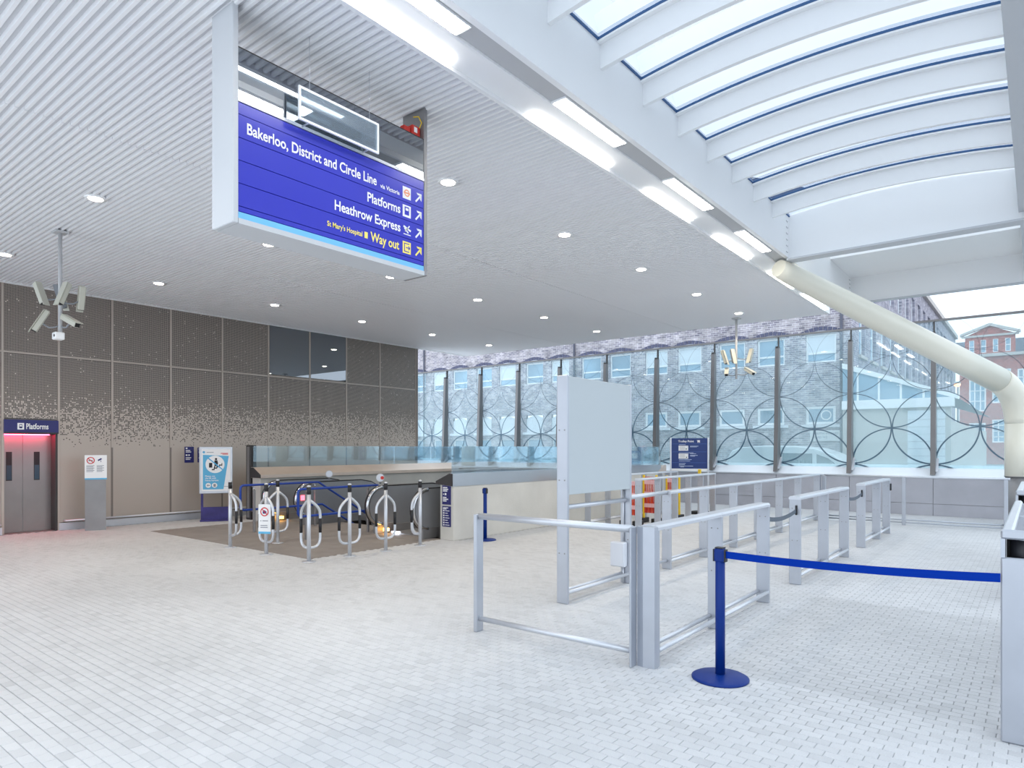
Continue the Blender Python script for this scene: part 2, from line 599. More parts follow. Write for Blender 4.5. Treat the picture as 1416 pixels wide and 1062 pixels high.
    def prism(s, pts, d):
        # pts polygon in 3D, extruded by vector d
        pts = [Vector(p) for p in pts]
        d = Vector(d)
        n = len(s.v); k = len(pts)
        s.v += pts + [p + d for p in pts]
        nr = V(0, 0, 0)
        for i in range(k):
            nr += (pts[i] - pts[0]).cross(pts[(i + 1) % k] - pts[0])
        flip = nr.dot(d) > 0
        a = tuple(range(n, n + k)); b = tuple(range(n + k, n + 2 * k))
        s.f.append(tuple(reversed(a)) if flip else a)
        s.f.append(b if flip else tuple(reversed(b)))
        s.sm += [False, False]
        for i in range(k):
            j = (i + 1) % k
            q = (n + i, n + j, n + k + j, n + k + i)
            s.f.append(q if flip else tuple(reversed(q))); s.sm.append(False)
        return s
    def sphere(s, c, r, n=12, m=8, sc=(1, 1, 1)):
        prof = []
        c = Vector(c)
        base = len(s.v)
        for i in range(1, m):
            a = PI * i / m - PI / 2
            for k in range(n):
                b = 2 * PI * k / n
                s.v.append(c + V(r * math.cos(a) * math.cos(b) * sc[0], r * math.cos(a) * math.sin(b) * sc[1], r * math.sin(a) * sc[2]))
        for i in range(m - 2):
            for k in range(n):
                a = base + i * n + k; b = base + i * n + (k + 1) % n
                s.f.append((a, b, b + n, a + n)); s.sm.append(True)
        s.f.append(tuple(reversed(range(base, base + n)))); s.sm.append(True)
        e = base + (m - 2) * n
        s.f.append(tuple(range(e, e + n))); s.sm.append(True)
        return s
    def build(s, name, m, parent=None, org=None):
        if parent is not None:
            o = ORG[parent.name]
        elif org is not None:
            o = Vector(org)
        else:
            xs = [p.x for p in s.v]; ys = [p.y for p in s.v]; zs = [p.z for p in s.v]
            o = V((min(xs) + max(xs)) / 2, (min(ys) + max(ys)) / 2, min(zs))
        me = bpy.data.meshes.new(name)
        me.from_pydata([tuple(p - o) for p in s.v], [], s.f)
        me.polygons.foreach_set('use_smooth', s.sm)
        me.materials.append(m)
        me.update()
        ob = bpy.data.objects.new(name, me)
        COL.objects.link(ob)
        if parent is not None:
            ob.parent = parent
        else:
            ob.location = o
        ORG[ob.name] = o.copy()
        return ob

def tag(o, label, cat, group=None):
    o['label'] = label
    o['category'] = cat
    if group:
        o['group'] = group
    return o
def struct(o):
    o['kind'] = 'structure'
    return o
def thing(name, loc, label, cat, group=None):
    o = bpy.data.objects.new(name, None)
    COL.objects.link(o)
    o.location = loc
    o.empty_display_size = 0.1
    ORG[o.name] = Vector(loc)
    return tag(o, label, cat, group)
def sroot(name, loc=(0, 0, 0)):
    o = bpy.data.objects.new(name, None)
    COL.objects.link(o)
    o.location = loc
    ORG[o.name] = Vector(loc)
    return struct(o)
def B(name, m, parent, *a, bev=0.0):
    return MB().box(*a, bev=bev).build(name, m, parent)
def copy_part(src, parent, off=(0, 0, 0)):
    c = src.copy()
    COL.objects.link(c)
    c.parent = parent
    c.location = Vector(src.location) + Vector(off)
    ORG[c.name] = ORG[src.name].copy()
    return c

# drawing on a plane: origin o, right r, up u, normal n
class Face:
    def __init__(s, o, r, n, u=(0, 0, 1)):
        s.o = Vector(o); s.r = Vector(r).normalized(); s.n = Vector(n).normalized(); s.u = Vector(u).normalized()
    def p(s, x, y, d=0.0):
        return s.o + s.r * x + s.u * y + s.n * d
    def rect(s, mb, x0, x1, y0, y1, d=0.002, th=0.002):
        mb.prism([s.p(x0, y0, d - th), s.p(x1, y0, d - th), s.p(x1, y1, d - th), s.p(x0, y1, d - th)], s.n * th)
    def poly(s, mb, pts, d=0.002, th=0.002):
        mb.prism([s.p(x, y, d - th) for x, y in pts], s.n * th)
    def disc(s, mb, cx, cy, r, d=0.002, th=0.002, n=24):
        s.poly(mb, [(cx + r * math.cos(2 * PI * k / n), cy + r * math.sin(2 * PI * k / n)) for k in range(n)], d, th)
    def ring(s, mb, cx, cy, r0, r1, d=0.002, n=28):
        for k in range(n):
            a, b = 2 * PI * k / n, 2 * PI * (k + 1) / n
            mb.quad(s.p(cx + r0 * math.cos(a), cy + r0 * math.sin(a), d), s.p(cx + r1 * math.cos(a), cy + r1 * math.sin(a), d),
                    s.p(cx + r1 * math.cos(b), cy + r1 * math.sin(b), d), s.p(cx + r0 * math.cos(b), cy + r0 * math.sin(b), d))
    def line(s, mb, x0, y0, x1, y1, w, d=0.002, th=0.002):
        t = Vector((x1 - x0, y1 - y0)).normalized()
        nx, ny = -t.y * w / 2, t.x * w / 2
        s.poly(mb, [(x0 + nx, y0 + ny), (x0 - nx, y0 - ny), (x1 - nx, y1 - ny), (x1 + nx, y1 + ny)], d, th)
    def arrow(s, mb, cx, cy, h, d=0.003):
        w = h * 0.17
        a = h / 2
        s.line(mb, cx - a * .8, cy - a * .95, cx + a * .55, cy + a * .55, w, d)
        s.poly(mb, [(cx + a * .8, cy + a * .9), (cx - a * .55, cy + a * .9), (cx - a * .25, cy + a * .52), (cx + a * .42, cy + a * .52)], d)
        s.poly(mb, [(cx + a * .8, cy + a * .9), (cx + a * .42, cy + a * .52), (cx + a * .42, cy - a * .25), (cx + a * .8, cy - a * .55)], d)
    def text(s, name, body, x0, x1, y, h, m, parent, d=0.003, bold=0.02, width_fit=True):
        cu = bpy.data.curves.new('txt', 'FONT')
        cu.body = body
        cu.size = 1.0
        cu.offset = bold
        cu.resolution_u = 3
        ob = bpy.data.objects.new('txt', cu)
        COL.objects.link(ob)
        dg = bpy.context.evaluated_depsgraph_get()
        me = bpy.data.meshes.new_from_object(ob.evaluated_get(dg))
        bpy.data.objects.remove(ob)
        xs = [v.co.x for v in me.vertices]
        if not xs:
            return None
        lo, hi = min(xs), max(xs)
        sy = h / 0.70
        sx = (x1 - x0) / (hi - lo) if width_fit else sy
        pr = ORG[parent.name]
        for v in me.vertices:
            v.co = s.p(x0 + (v.co.x - lo) * sx, y + v.co.y * sy, d) - pr
        me.materials.clear()
        me.materials.append(m)
        o2 = bpy.data.objects.new(name, me)
        COL.objects.link(o2)
        o2.parent = parent
        ORG[o2.name] = pr.copy()
        return o2

def facing(loc):
    """right and normal vectors of an upright board at loc that faces the middle of the hall"""
    n = Vector((-loc[0], -loc[1], 0)).normalized()
    r = V(0, 0, 1).cross(n)
    return r, n

def arc(c, r, a0, a1, n, plane='yz'):
    out = []
    for i in range(n + 1):
        a = a0 + (a1 - a0) * i / n
        out.append((c[0] + r * math.cos(a), c[1] + r * math.sin(a)))
    return out

def holed(mb, f, x0, x1, y0, y1, holes, depth):
    """wall on Face f with rectangular openings and reveals going back by depth"""
    xs = sorted(set([x0, x1] + [h[0] for h in holes] + [h[1] for h in holes]))
    ys = sorted(set([y0, y1] + [h[2] for h in holes] + [h[3] for h in holes]))
    for i in range(len(xs) - 1):
        # merge vertical runs
        run = None
        for j in range(len(ys) - 1):
            mx, my = (xs[i] + xs[i + 1]) / 2, (ys[j] + ys[j + 1]) / 2
            solid = not any(h[0] < mx < h[1] and h[2] < my < h[3] for h in holes)
            if solid and run is None:
                run = ys[j]
            if (not solid) and run is not None:
                mb.quad(f.p(xs[i], run), f.p(xs[i + 1], run), f.p(xs[i + 1], ys[j]), f.p(xs[i], ys[j])); run = None
        if run is not None:
            mb.quad(f.p(xs[i], run), f.p(xs[i + 1], run), f.p(xs[i + 1], y1), f.p(xs[i], y1))
    for (a, b, c, d) in holes:
        mb.quad(f.p(a, c), f.p(b, c), f.p(b, c, -depth), f.p(a, c, -depth))
        mb.quad(f.p(a, d), f.p(a, d, -depth), f.p(b, d, -depth), f.p(b, d))
        mb.quad(f.p(a, c), f.p(a, c, -depth), f.p(a, d, -depth), f.p(a, d))
        mb.quad(f.p(b, c), f.p(b, d), f.p(b, d, -depth), f.p(b, c, -depth))

# ================================================================== FLOOR
CZ = 4.96                      # underside of the slatted ceiling
WX = -15.88                    # face of the clad left wall
FX0, FX1, FY0, FY1 = WX, 3.2, -1.5, 19.66
VX0, VX1, VY0, VY1 = -14.28, -8.42, 8.9, 17.2          # stair and escalator well
LX0, LX1, LY0 = -14.28, -8.75, 6.0                       # darker landing
fl = MB()
for (a, b, c, d) in ((FX0, VX0, FY0, FY1), (VX1, FX1, FY0, FY1), (VX0, VX1, FY0, VY0), (VX0, VX1, VY1, FY1)):
    fl.box(a, b, c, d, -0.25, -0.005)
floor = struct(fl.build('floor', GROUT, org=(0, 0, -0.25)))
PL, PW, GAP = 0.1235, 0.0735, 0.0038
def proj(x, y, z):
    s, c = math.sin(YAW), math.cos(YAW)
    t = -s * x + c * y
    r = c * x + s * y
    return t, 708 + 914 * r / t if t > 0.1 else -1, 620 - 914 * (z - CAM_H) / t if t > 0.1 else -1
cells = []
ny = int((FY1 - 0.4) / PW)
for j in range(ny):
    y = 0.4 + (j + .5) * PW
    nx = int((FX1 - FX0) / PL)
    off = (0.5 if j % 2 else 0.0)
    for i in range(nx):
        x = FX0 + (i + .5 + off) * PL
        if LX0 < x < LX1 and LY0 < y < VY0 or VX0 - .06 < x < VX1 + .06 and VY0 - .04 < y < VY1 + .04:
            continue
        if x > FX1 - .06:
            continue
        t, px, py = proj(x, y, 0)
        # nothing of the paving further behind the viewer than a wide step to the side could show
        if t < 1.0 or px < -420 or px > 2300:
            continue
        cells.append((t, x, y, 0 <= px <= 1416 and py <= 1066))
vis = sorted([c for c in cells if c[3]])[:300]
vset = set((c[1], c[2]) for c in vis)
def paver_verts(x, y, z, dz=-0.006):
    hx, hy = (PL - GAP) / 2, (PW - GAP) / 2
    b = 0.0022
    return [(x - hx + b, y - hy + b, z), (x + hx - b, y - hy + b, z), (x + hx - b, y + hy - b, z), (x - hx + b, y + hy - b, z),
            (x - hx, y - hy, z - .0025), (x + hx, y - hy, z - .0025), (x + hx, y + hy, z - .0025), (x - hx, y + hy, z - .0025),
            ]
pf = [(0, 1, 2, 3), (0, 4, 5, 1), (1, 5, 6, 2), (2, 6, 7, 3), (3, 7, 4, 0)]
pm = bpy.data.meshes.new('paver')
pv = paver_verts(0, 0, 0)
pv += [(p[0], p[1], -0.02) for p in pv[4:8]]
pm.from_pydata(pv, [], pf + [(4, 8, 9, 5), (5, 9, 10, 6), (6, 10, 11, 7), (7, 11, 8, 4)])
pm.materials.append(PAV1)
for (t, x, y, _) in vis:
    o = bpy.data.objects.new('paver', pm)
    COL.objects.link(o)
    o.parent = floor
    o.location = (x, y, 0.25 + random.uniform(-.0008, .0004))
vs, fs = [], []
for (t, x, y, _) in cells:
    if (x, y) in vset:
        continue
    n = len(vs)
    vs += [(p[0], p[1], p[2] + 0.25) for p in paver_verts(x, y, random.uniform(-.0008, .0004))]
    fs += [tuple(k + n for k in f) for f in pf]
me = bpy.data.meshes.new('paver_field')
me.from_pydata(vs, [], fs)
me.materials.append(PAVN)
o = bpy.data.objects.new('paver_field', me)
COL.objects.link(o)
o.parent = floor
o['kind'] = 'stuff'
# darker landing slabs in front of the escalators
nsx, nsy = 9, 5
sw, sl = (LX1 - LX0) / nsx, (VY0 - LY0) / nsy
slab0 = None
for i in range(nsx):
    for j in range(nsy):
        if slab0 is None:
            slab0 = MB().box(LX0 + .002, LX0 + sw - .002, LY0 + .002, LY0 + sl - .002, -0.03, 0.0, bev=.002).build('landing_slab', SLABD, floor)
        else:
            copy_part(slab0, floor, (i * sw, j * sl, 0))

# ================================================================== CEILING
cb_ = MB().box(WX - .1, -3.97, -1.5, 17.22, CZ + .034, CZ + .30)
ceiling = struct(cb_.build('ceiling', BACKM, org=(0, 0, CZ + .034)))
SP = 0.0775
sl_ = MB()
for (a, b) in ((WX + .02, -11.615), (-11.60, -7.645), (-7.63, -3.98)):
    y0 = 0.0
    sl_.prism([(a, y0 - .013, CZ), (a, y0 + .013, CZ), (a, y0 + .019, CZ + .036), (a, y0 - .019, CZ + .036)], (b - a, 0, 0))
nsl = int((17.2 - (-0.6)) / SP)
slat0 = None
for k in range(nsl):
    y = 17.18 - k * SP
    if slat0 is None:
        for p in sl_.v:
            p.y += y
        slat0 = sl_.build('slat', SLATM, ceiling)
    else:
        copy_part(slat0, ceiling, (0, -k * SP, 0))
B('edge_trim', WHITE, ceiling, WX, -3.97, 17.20, 17.26, CZ - .01, CZ + .3)
B('edge_trim', WHITE, ceiling, WX + .0, WX + .06, -1.5, 17.2, CZ - .012, CZ + .034)

# trough beside the ceiling
trim = struct(MB().prism([(-3.94, 0, CZ + .02), (-3.62, 0, CZ + .05), (-3.62, 0, CZ + .30), (-3.94, 0, CZ + .30)], (0, 17.26, 0)).build('trim_1', WHITE))
for p in [trim]:
    p.location.y = 7.83
    ORG[p.name] = V(p.location.x, p.location.y, p.location.z)
    p.scale = (1, 1, 1)
B('edge_rim', WHITE, trim, -3.985, -3.94, -.8, 17.26, CZ - .015, CZ + .3)
B('middle_rib', WHITE, trim, -3.625, -3.595, -.8, 17.26, CZ - .01, CZ + .3)
B('soffit_channel', GREYP, trim, -3.595, -3.40, -.8, 17.26, CZ + .01, CZ + .30)
for (y0, y1) in ((0.4, 1.6), (2.85, 4.05), (5.2, 6.7), (7.65, 9.0), (9.95, 11.45), (12.6, 14.1), (14.8, 16.75)):
    B('cove_strip', E_COVE, trim, -3.935, -3.86, y0, y1, CZ - .004, CZ + .018)
lums = ((0.15, 1.3), (2.63, 3.78), (5.12, 6.25), (7.45, 8.68), (9.88, 11.14), (12.4, 13.6), (14.9, 16.1))
for (y0, y1) in lums:
    t = thing('linear_luminaire', (-3.5, (y0 + y1) / 2, CZ - .015), 'bright rectangular light recessed in the grey channel beside the slatted ceiling', 'light', 'lights along the ceiling channel')
    B('housing', WHITE, t, -3.59, -3.425, y0 - .02, y1 + .02, CZ - .012, CZ + .008)
    B('lens', E_LUM, t, -3.575, -3.44, y0, y1, CZ - .018, CZ - .0125)

# recessed downlights
DL = [(-5.65, y) for y in (0.9, 3.36, 5.84, 8.38, 10.87, 13.36, 15.86)] + [(-9.62, y) for y in (0.9, 3.36, 5.84, 8.38, 10.87, 13.36, 15.86)] + [(-13.58, y) for y in (0.9, 3.38, 5.86, 8.39, 10.87, 13.38, 15.88)]
for i, (x, y) in enumerate(DL):
    t = thing('downlight', (x, y, CZ - .03), 'round white downlight recessed in the slatted ceiling', 'light', 'downlights in the slatted ceiling')
    m = MB().lathe((x, y, CZ), [(.075, -.006), (.125, -.012), (.13, -.004), (.13, .03)], 20)
    m.build('rim', WHITE, t)
    MB().lathe((x, y, CZ), [(.0, -.014), (.085, -.0135), (.085, -.006)], 20).build('lens', E_DOWN, t)
    ld = bpy.data.lights.new('downlight_lamp', 'SPOT')
    ld.energy = DOWNLIGHT_W
    ld.color = (1.0, 0.85, 0.65)
    ld.spot_size = math.radians(125)
    ld.spot_blend = 0.9
    ld.shadow_soft_size = 0.08
    lo = bpy.data.objects.new('downlight_lamp', ld)
    COL.objects.link(lo)
    lo.parent = t
    lo.location = (0, 0, 0.0)

# ================================================================== SKYLIGHT
sky = sroot('skylight', (-1.8, 8, CZ))
FXL, FXR = -3.40, -0.22
B('fascia', WHITE, sky, FXL, FXL + .06, -.8, 17.26, CZ - .005, 5.70)
B('fascia_upstand', WHITE, sky, FXL - .3, FXL + .01, -.8, 17.26, 5.0 + .3, 5.70)
B('edge_beam', BEAMG, sky, FXR, FXR + .75, -1.5, 11.75, 5.03, 5.75)
B('edge_beam', BEAMG, sky, FXR, FXR + .75, 12.0, 17.0, 5.15, 5.75)
ZB, SAG, RD = 5.66, 0.12, 0.27
def arch(x):
    s = (x - FXL) / (FXR - FXL)
    return SAG * 4 * s * (1 - s)
RY0, RSP = 4.715, 0.885
NR = 14
def rib_mesh(y, zt, zb, th, curved=True):
    mb = MB()
    n = 14
    top, bot = [], []
    for i in range(n + 1):
        x = FXL + .05 + (FXR - FXL - .05) * i / n
        a = arch(x)
        top.append((x, zt + a)); bot.append((x, zb + a))
    for i in range(n):
        for (ya, fl_) in ((y - th / 2, False), (y + th / 2, True)):
            q = [(bot[i][0], ya, bot[i][1]), (bot[i + 1][0], ya, bot[i + 1][1]), (top[i + 1][0], ya, top[i + 1][1]), (top[i][0], ya, top[i][1])]
            if fl_:
                q.reverse()
            mb.quad(*q)
        mb.quad((bot[i][0], y - th / 2, bot[i][1]), (bot[i][0], y + th / 2, bot[i][1]), (bot[i + 1][0], y + th / 2, bot[i + 1][1]), (bot[i + 1][0], y - th / 2, bot[i + 1][1]))
        mb.quad((top[i][0], y - th / 2, top[i][1]), (top[i + 1][0], y - th / 2, top[i + 1][1]), (top[i + 1][0], y + th / 2, top[i + 1][1]), (top[i][0], y + th / 2, top[i][1]))
    return mb
GASK = mat('blue_grey_gasket', rgb(52, 92, 140), 0.6)
rib0 = rib_mesh(RY0, ZB - .04, ZB - RD, 0.05).build('rib', WHITE, sky)
gas0 = rib_mesh(RY0, ZB + .008, ZB - .020, 0.165).build('gasket', GASK, sky)
flg0 = rib_mesh(RY0, ZB - .0202, ZB - .04, 0.16).build('rib_flange', WHITE, sky)
for k in list(range(-5, 8)) + [9, 10]:
    if k == 0:
        continue
    for s_ in (rib0, gas0, flg0):
        copy_part(s_, sky, (0, k * RSP, 0))
def roof_pane(y0, y1):
    mb = MB()
    n = 14
    for i in range(n):
        xa = FXL + .03 + (FXR - FXL) * i / n
        xb = FXL + .03 + (FXR - FXL) * (i + 1) / n
        mb.quad((xa, y0, ZB + .012 + arch(xa)), (xb, y0, ZB + .012 + arch(xb)), (xb, y1, ZB + .012 + arch(xb)), (xa, y1, ZB + .012 + arch(xa)), True)
    return mb
pane0 = roof_pane(RY0 + .012, RY0 + RSP - .012).build('roof_pane', G_ROOF, sky)
for k in list(range(-5, 11)):
    if k:
        copy_part(pane0, sky, (0, k * RSP, 0))
B('glass_seat', GASK, sky, FXL + .055, FXL + .075, 0.2, 14.6, 5.655, 5.675)
# deep cross beams
bb = MB()
bb.box(FXL + .02, FXR + .8, 11.80, 11.83, CZ - .03, 5.80)
bb.build('cross_beam_web', WHITE, sky)
B('cross_beam_flange', BEAMG, sky, FXL + .05, FXR + .8, 11.70, 11.95, CZ - .06, CZ - .03)
B('roof_panel', WHITE, sky, FXL + .02, FXR + .8, 14.70, 17.26, 5.58, 5.75)
B('cross_beam_web', WHITE, sky, FXL + .02, FXR + .8, 14.66, 14.70, 5.58, 5.90)
B('cross_beam_web', WHITE, sky, FXL + .02, FXR + .8, 16.60, 16.64, 5.00, 5.58)
B('cross_beam_flange', BEAMG, sky, FXL + .05, FXR + .8, 16.55, 16.70, 4.98, 5.005)
for (yy, z0, z1) in ((11.74, 5.03, 5.55), (16.5, 5.06, 5.5)):
    for k in range(6):
        z = z0 + (z1 - z0) * k / 5
        for dy in (-.06, .0):
            MB().tube([(FXL + .058, yy + dy - .04, z), (FXL + .07, yy + dy - .04, z)], .011, 6).build('bolt', GREYP, sky)

# ================================================================== LEFT WALL
wl = MB()
for (y0, y1, z0, z1) in ((-1.5, 3.93, -.25, 5.3), (3.93, 4.84, 2.0, 5.3), (4.84, 14.95, -.25, 5.3)):
    wl.box(WX - .45, WX - .03, y0, y1, z0, z1)
wall_left = struct(wl.build('wall_left', TAUPED))
MUL = [-1.2, -.2, .85, 1.9, 2.9, 3.91, 4.86, 5.87, 7.12, 8.37, 9.63, 10.89, 12.14, 13.40, 14.9]
for i in range(len(MUL) - 1):
    a, b = MUL[i] + .022, MUL[i + 1] - .022
    B('perforated_panel', PERF, wall_left, WX - .03, WX, a, b, 3.63, CZ + .02, bev=.003)
    if i == 5:
        B('perforated_panel', PERF, wall_left, WX - .03, WX, a, b, 2.30, 3.585, bev=.003)
    else:
        B('perforated_panel', PERF, wall_left, WX - .03, WX, a, b, .16, 3.585, bev=.003)
    B('transom', TAUPE, wall_left, WX - .03, WX + .006, MUL[i] + .02, MUL[i + 1] - .02, 3.588, 3.627)
for i, y in enumerate(MUL):
    B('mullion', TAUPE, wall_left, WX - .03, WX + .012, y - .02, y + .02, 1.72 if i not in (5, 6) else 0, CZ + .02)
    if i not in (5, 6):
        B('joint_cover', TAUPED, wall_left, WX - .03, WX - .004, y - .02, y + .02, .16, 1.72)
for i in (10, 11):
    B('pane', G_LOUV, wall_left, WX + .004, WX + .010, MUL[i] + .03, MUL[i + 1] - .03, 3.66, CZ)
B('end_trim', TAUPED, wall_left, WX - .45, WX + .02, 14.9, 14.98, 0, CZ + .1)
bbl = MB()
bbl.box(WX - .03, WX + .03, 4.86, 14.9, 0, .15)
bbl.box(WX - .03, WX + .03, -1.5, 3.9, 0, .15)
struct(bbl.build('baseboard_left', STEELL))
# bumper rail along the wall
t = thing('bumper_rail', (WX + .1, 8, 0.2), 'thin steel bumper rail running low along the clad wall', 'rail')
MB().tube([(WX + .03, 4.95, .2), (WX + .12, 4.97, .2), (WX + .12, 14.5, .2)], .022, 10).build('tube', STEELL, t)
for y in MUL[7:14]:
    MB().tube([(WX + .12, y, .2), (WX + .01, y, .2)], .012, 8).build('bracket', STEEL, t)
t = thing('bumper_rail', (WX + .1, 2, 0.2), 'short steel bumper rail ending at the lift doors', 'rail')
MB().tube([(WX + .12, -.5, .2), (WX + .12, 3.84, .2), (WX + .03, 3.87, .2)], .022, 10).build('tube', STEELL, t)
for y in MUL[1:5]:
    MB().tube([(WX + .12, y, .2), (WX + .01, y, .2)], .012, 8).build('bracket', STEEL, t)

# lift doors
DX = -16.12
door = sroot('door_1', (DX, 4.38, 0))
for (a, b) in ((3.93, 4.30), (4.306, 4.80)):
    lf = B('door_leaf', LIFTM, door, DX - .05, DX, a, b, 0.005, 2.0, bev=.004)
    m0 = (a + b) / 2 - .02
    m0 = 4.075 if a < 4 else 4.545
    B('vision_slot', BLACK, lf, DX - .002, DX + .004, m0 - .05, m0 + .05, 1.05, 1.63)
    B('vision_slot_glass', DGLASS, lf, DX + .0035, DX + .006, m0 - .04, m0 + .04, 1.07, 1.36)
B('jamb', DARKST, door, -16.2, WX + .01, 4.80, 4.84, 0, 2.0)
B('jamb', TAUPE, door, -16.2, WX + .01, 3.90, 3.935, 0, 2.0)
B('header', DARKST, door, -16.2, WX - .03, 3.93, 4.84, 1.985, 2.02)
B('sill_plate', STEELD, door, -16.2, WX, 3.93, 4.84, -.2, .004)
B('call_lamp', E_LIFT, door, DX + .05, DX + .17, 3.95, 4.72, 1.972, 1.984)
t = thing('lift_sign', (WX + .03, 4.38, 2.0), 'navy sign reading Platforms above the lift doors', 'sign')
B('board', NAVY, t, WX - .03, WX + .05, 3.925, 4.845, 2.0, 2.27, bev=.004)
f = Face((WX + .05, 3.925, 2.0), (0, 1, 0), (1, 0, 0))
f.text('lettering', 'Platforms', .36, .74, .09, .11, TXTW, t)
m = MB(); f.rect(m, .215, .325, .075, .205); m.build('pictogram', TXTW, t)
m = MB(); f.rect(m, .245, .295, .10, .18, .004); m.build('pictogram_train', NAVY, t)
m = MB(); f.rect(m, .253, .287, .135, .165, .006); m.build('pictogram_train_window', TXTW, t)
m = MB(); f.rect(m, 0, .92, 0, .025); m.build('lower_edge', DARKST, t)

# ================================================================== GLAZED END WALL
GY = 19.9
wb = sroot('wall_back', (-9, 19.7, 0))
PB = [-21.2, -19.3, -17.38, -15.47, -13.56, -11.65, -9.74, -7.83, -5.92, -4.0, -2.08, -.17, 1.74, 3.3]
for i in range(len(PB) - 1):
    a, b = PB[i] + .004, PB[i + 1] - .004
    B('cladding_panel', CLAD, wb, a, b, 19.66, 19.72, .30, .95, bev=.004)
    B('kick_panel', CLAD, wb, a, b, 19.65, 19.72, 0.0, .293, bev=.004)
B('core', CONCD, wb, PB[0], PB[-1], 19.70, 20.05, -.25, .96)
m = MB().prism([(PB[0], 19.64, .955), (PB[0], 19.64, .985), (PB[0], 19.75, 1.0), (PB[0], 19.75, .955)], (PB[-1] - PB[0], 0, 0))
m.build('sill_nose', STEELL, wb)
m = MB().prism([(PB[0], 19.64, .99), (PB[0], 19.70, 1.03), (PB[0], 20.02, 1.27), (PB[0], 20.06, 1.27), (PB[0], 20.06, .96), (PB[0], 19.70, .96)], (PB[-1] - PB[0], 0, 0))
m.build('sloping_sill', SILLW, wb)
win = sroot('window_1', (-9, GY, 1.2))
for i in range(len(PB) - 1):
    B('pane', G_FRIT, win, PB[i] + .01, PB[i + 1] - .01, GY, GY + .02, 1.2, 4.93)
B('head_rail', FINM, win, PB[0], PB[-1], GY - .03, GY + .05, 4.93, 4.985)
for i, x in enumerate(PB[:-1]):
    h = 4.60
    fin = MB()
    wb_, wt_ = .055, .04
    # tapering plate fin with a flared foot
    P0 = [(19.56, 1.03), (19.60, 1.30), (19.74, h), (19.88, h), (19.88, 1.2), (19.88, 1.1)]
    fin.prism([(x - wb_, y, z) for (y, z) in P0], (2 * wb_, 0, 0))
    fo = fin.build('fin', FINM, win)
    B('fin_cap', DARKST, fo, x - .04, x + .04, 19.73, 19.89, h, h + .05)
    m = MB()
    m.prism([(x + wb_, 19.60, 1.12), (x + wb_, 19.86, 1.25), (x + wb_, 19.86, 1.45)], (.05, 0, 0))
    m.build('fin_foot', STEELL, fo)
    B('glass_clamp', DARKST, fo, x - .015, x + .015, 19.85, 19.93, 1.2, 4.93)

# ================================================================== ESCALATOR WELL
well = sroot('wall_well', (-11.3, 12, -4.5))
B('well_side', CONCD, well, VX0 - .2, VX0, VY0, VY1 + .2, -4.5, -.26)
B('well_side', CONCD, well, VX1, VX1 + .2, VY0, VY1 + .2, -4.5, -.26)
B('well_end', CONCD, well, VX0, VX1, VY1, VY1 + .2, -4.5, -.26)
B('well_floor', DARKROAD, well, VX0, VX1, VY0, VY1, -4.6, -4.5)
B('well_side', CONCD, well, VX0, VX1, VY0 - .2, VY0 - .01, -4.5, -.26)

def parapet(name, x_hall, x_well, y0, y1, capm):
    r = sroot(name, ((x_hall + x_well) / 2, y0, 0))
    B('concrete', CONC, r, min(x_hall, x_well), max(x_hall, x_well), y0, y1, 0.0, 1.02, bev=.006)
    B('concrete_lining', CONC, r, min(x_hall, x_well), max(x_hall, x_well), y0 + .02, y1, -.3, 0.0)
    return r
pr = parapet('wall_parapet_right', -8.40, -8.74, 8.82, 17.3, CAPG)
m = MB().prism([(-8.385, 8.79, 1.0), (-8.385, 8.79, 1.235), (-8.47, 8.79, 1.24), (-8.82, 8.79, 1.09), (-8.82, 8.79, 1.03)], (0, 8.53, 0))
m.build('metal_cap', CAPG, pr)
B('cap_end', DARKST, pr, -8.815, -8.39, 8.78, 8.792, 1.03, 1.085)
m = MB().prism([(-8.39, 8.778, 1.005), (-8.39, 8.778, 1.232), (-8.47, 8.778, 1.236), (-8.815, 8.778, 1.088), (-8.815, 8.778, 1.033)], (0, .010, 0))
m.build('cap_end_plate', DARKST, pr)
ys = [8.82 + k * 1.41 for k in range(7)]
for a, b in zip(ys[:-1], ys[1:]):
    B('glass_pane', G_BAL, pr, -8.452, -8.436, a + .006, b - .006, 1.20, 1.74)
B('glass_pane_end', G_BAL, pr, -8.452, -8.436, ys[-1] + .006, 17.28, 1.20, 1.74)
MB().prism([(-8.444, 8.83, 1.15), (-8.444, 8.83, 1.752), (-8.452, 8.83, 1.752), (-8.452, 8.83, 1.15)], (0, 8.4, 0))
pl = parapet('wall_parapet_left', -14.62, -14.28, 8.45, 17.3, CAPM)
m = MB().prism([(-14.64, 8.42, 1.0), (-14.64, 8.42, 1.25), (-14.52, 8.42, 1.25), (-14.20, 8.42, 1.08), (-14.20, 8.42, 1.0)], (0, 8.9, 0))
m.build('metal_cap', CAPM, pl)
m = MB().prism([(-14.635, 8.408, 1.005), (-14.635, 8.408, 1.245), (-14.52, 8.408, 1.245), (-14.205, 8.408, 1.078), (-14.205, 8.408, 1.005)], (0, .010, 0))
m.build('cap_end_plate', DARKST, pl)
ys = [8.45 + k * 1.47 for k in range(7)]
for a, b in zip(ys[:-1], ys[1:]):
    B('glass_pane', G_BAL, pl, -14.60, -14.585, a + .006, b - .006, 1.22, 1.76)
B('end_post', DARKST, pl, -14.86, -14.66, 8.42, 8.58, 0, 1.78, bev=.01)
B('end_post_face', STEELD, pl, -14.80, -14.70, 8.41, 8.42, .05, 1.74)
pe = sroot('wall_parapet_end', (-11.5, 17.3, 0))
B('concrete', CONC, pe, -14.6, -8.4, 17.3, 17.6, -.3, 1.02)
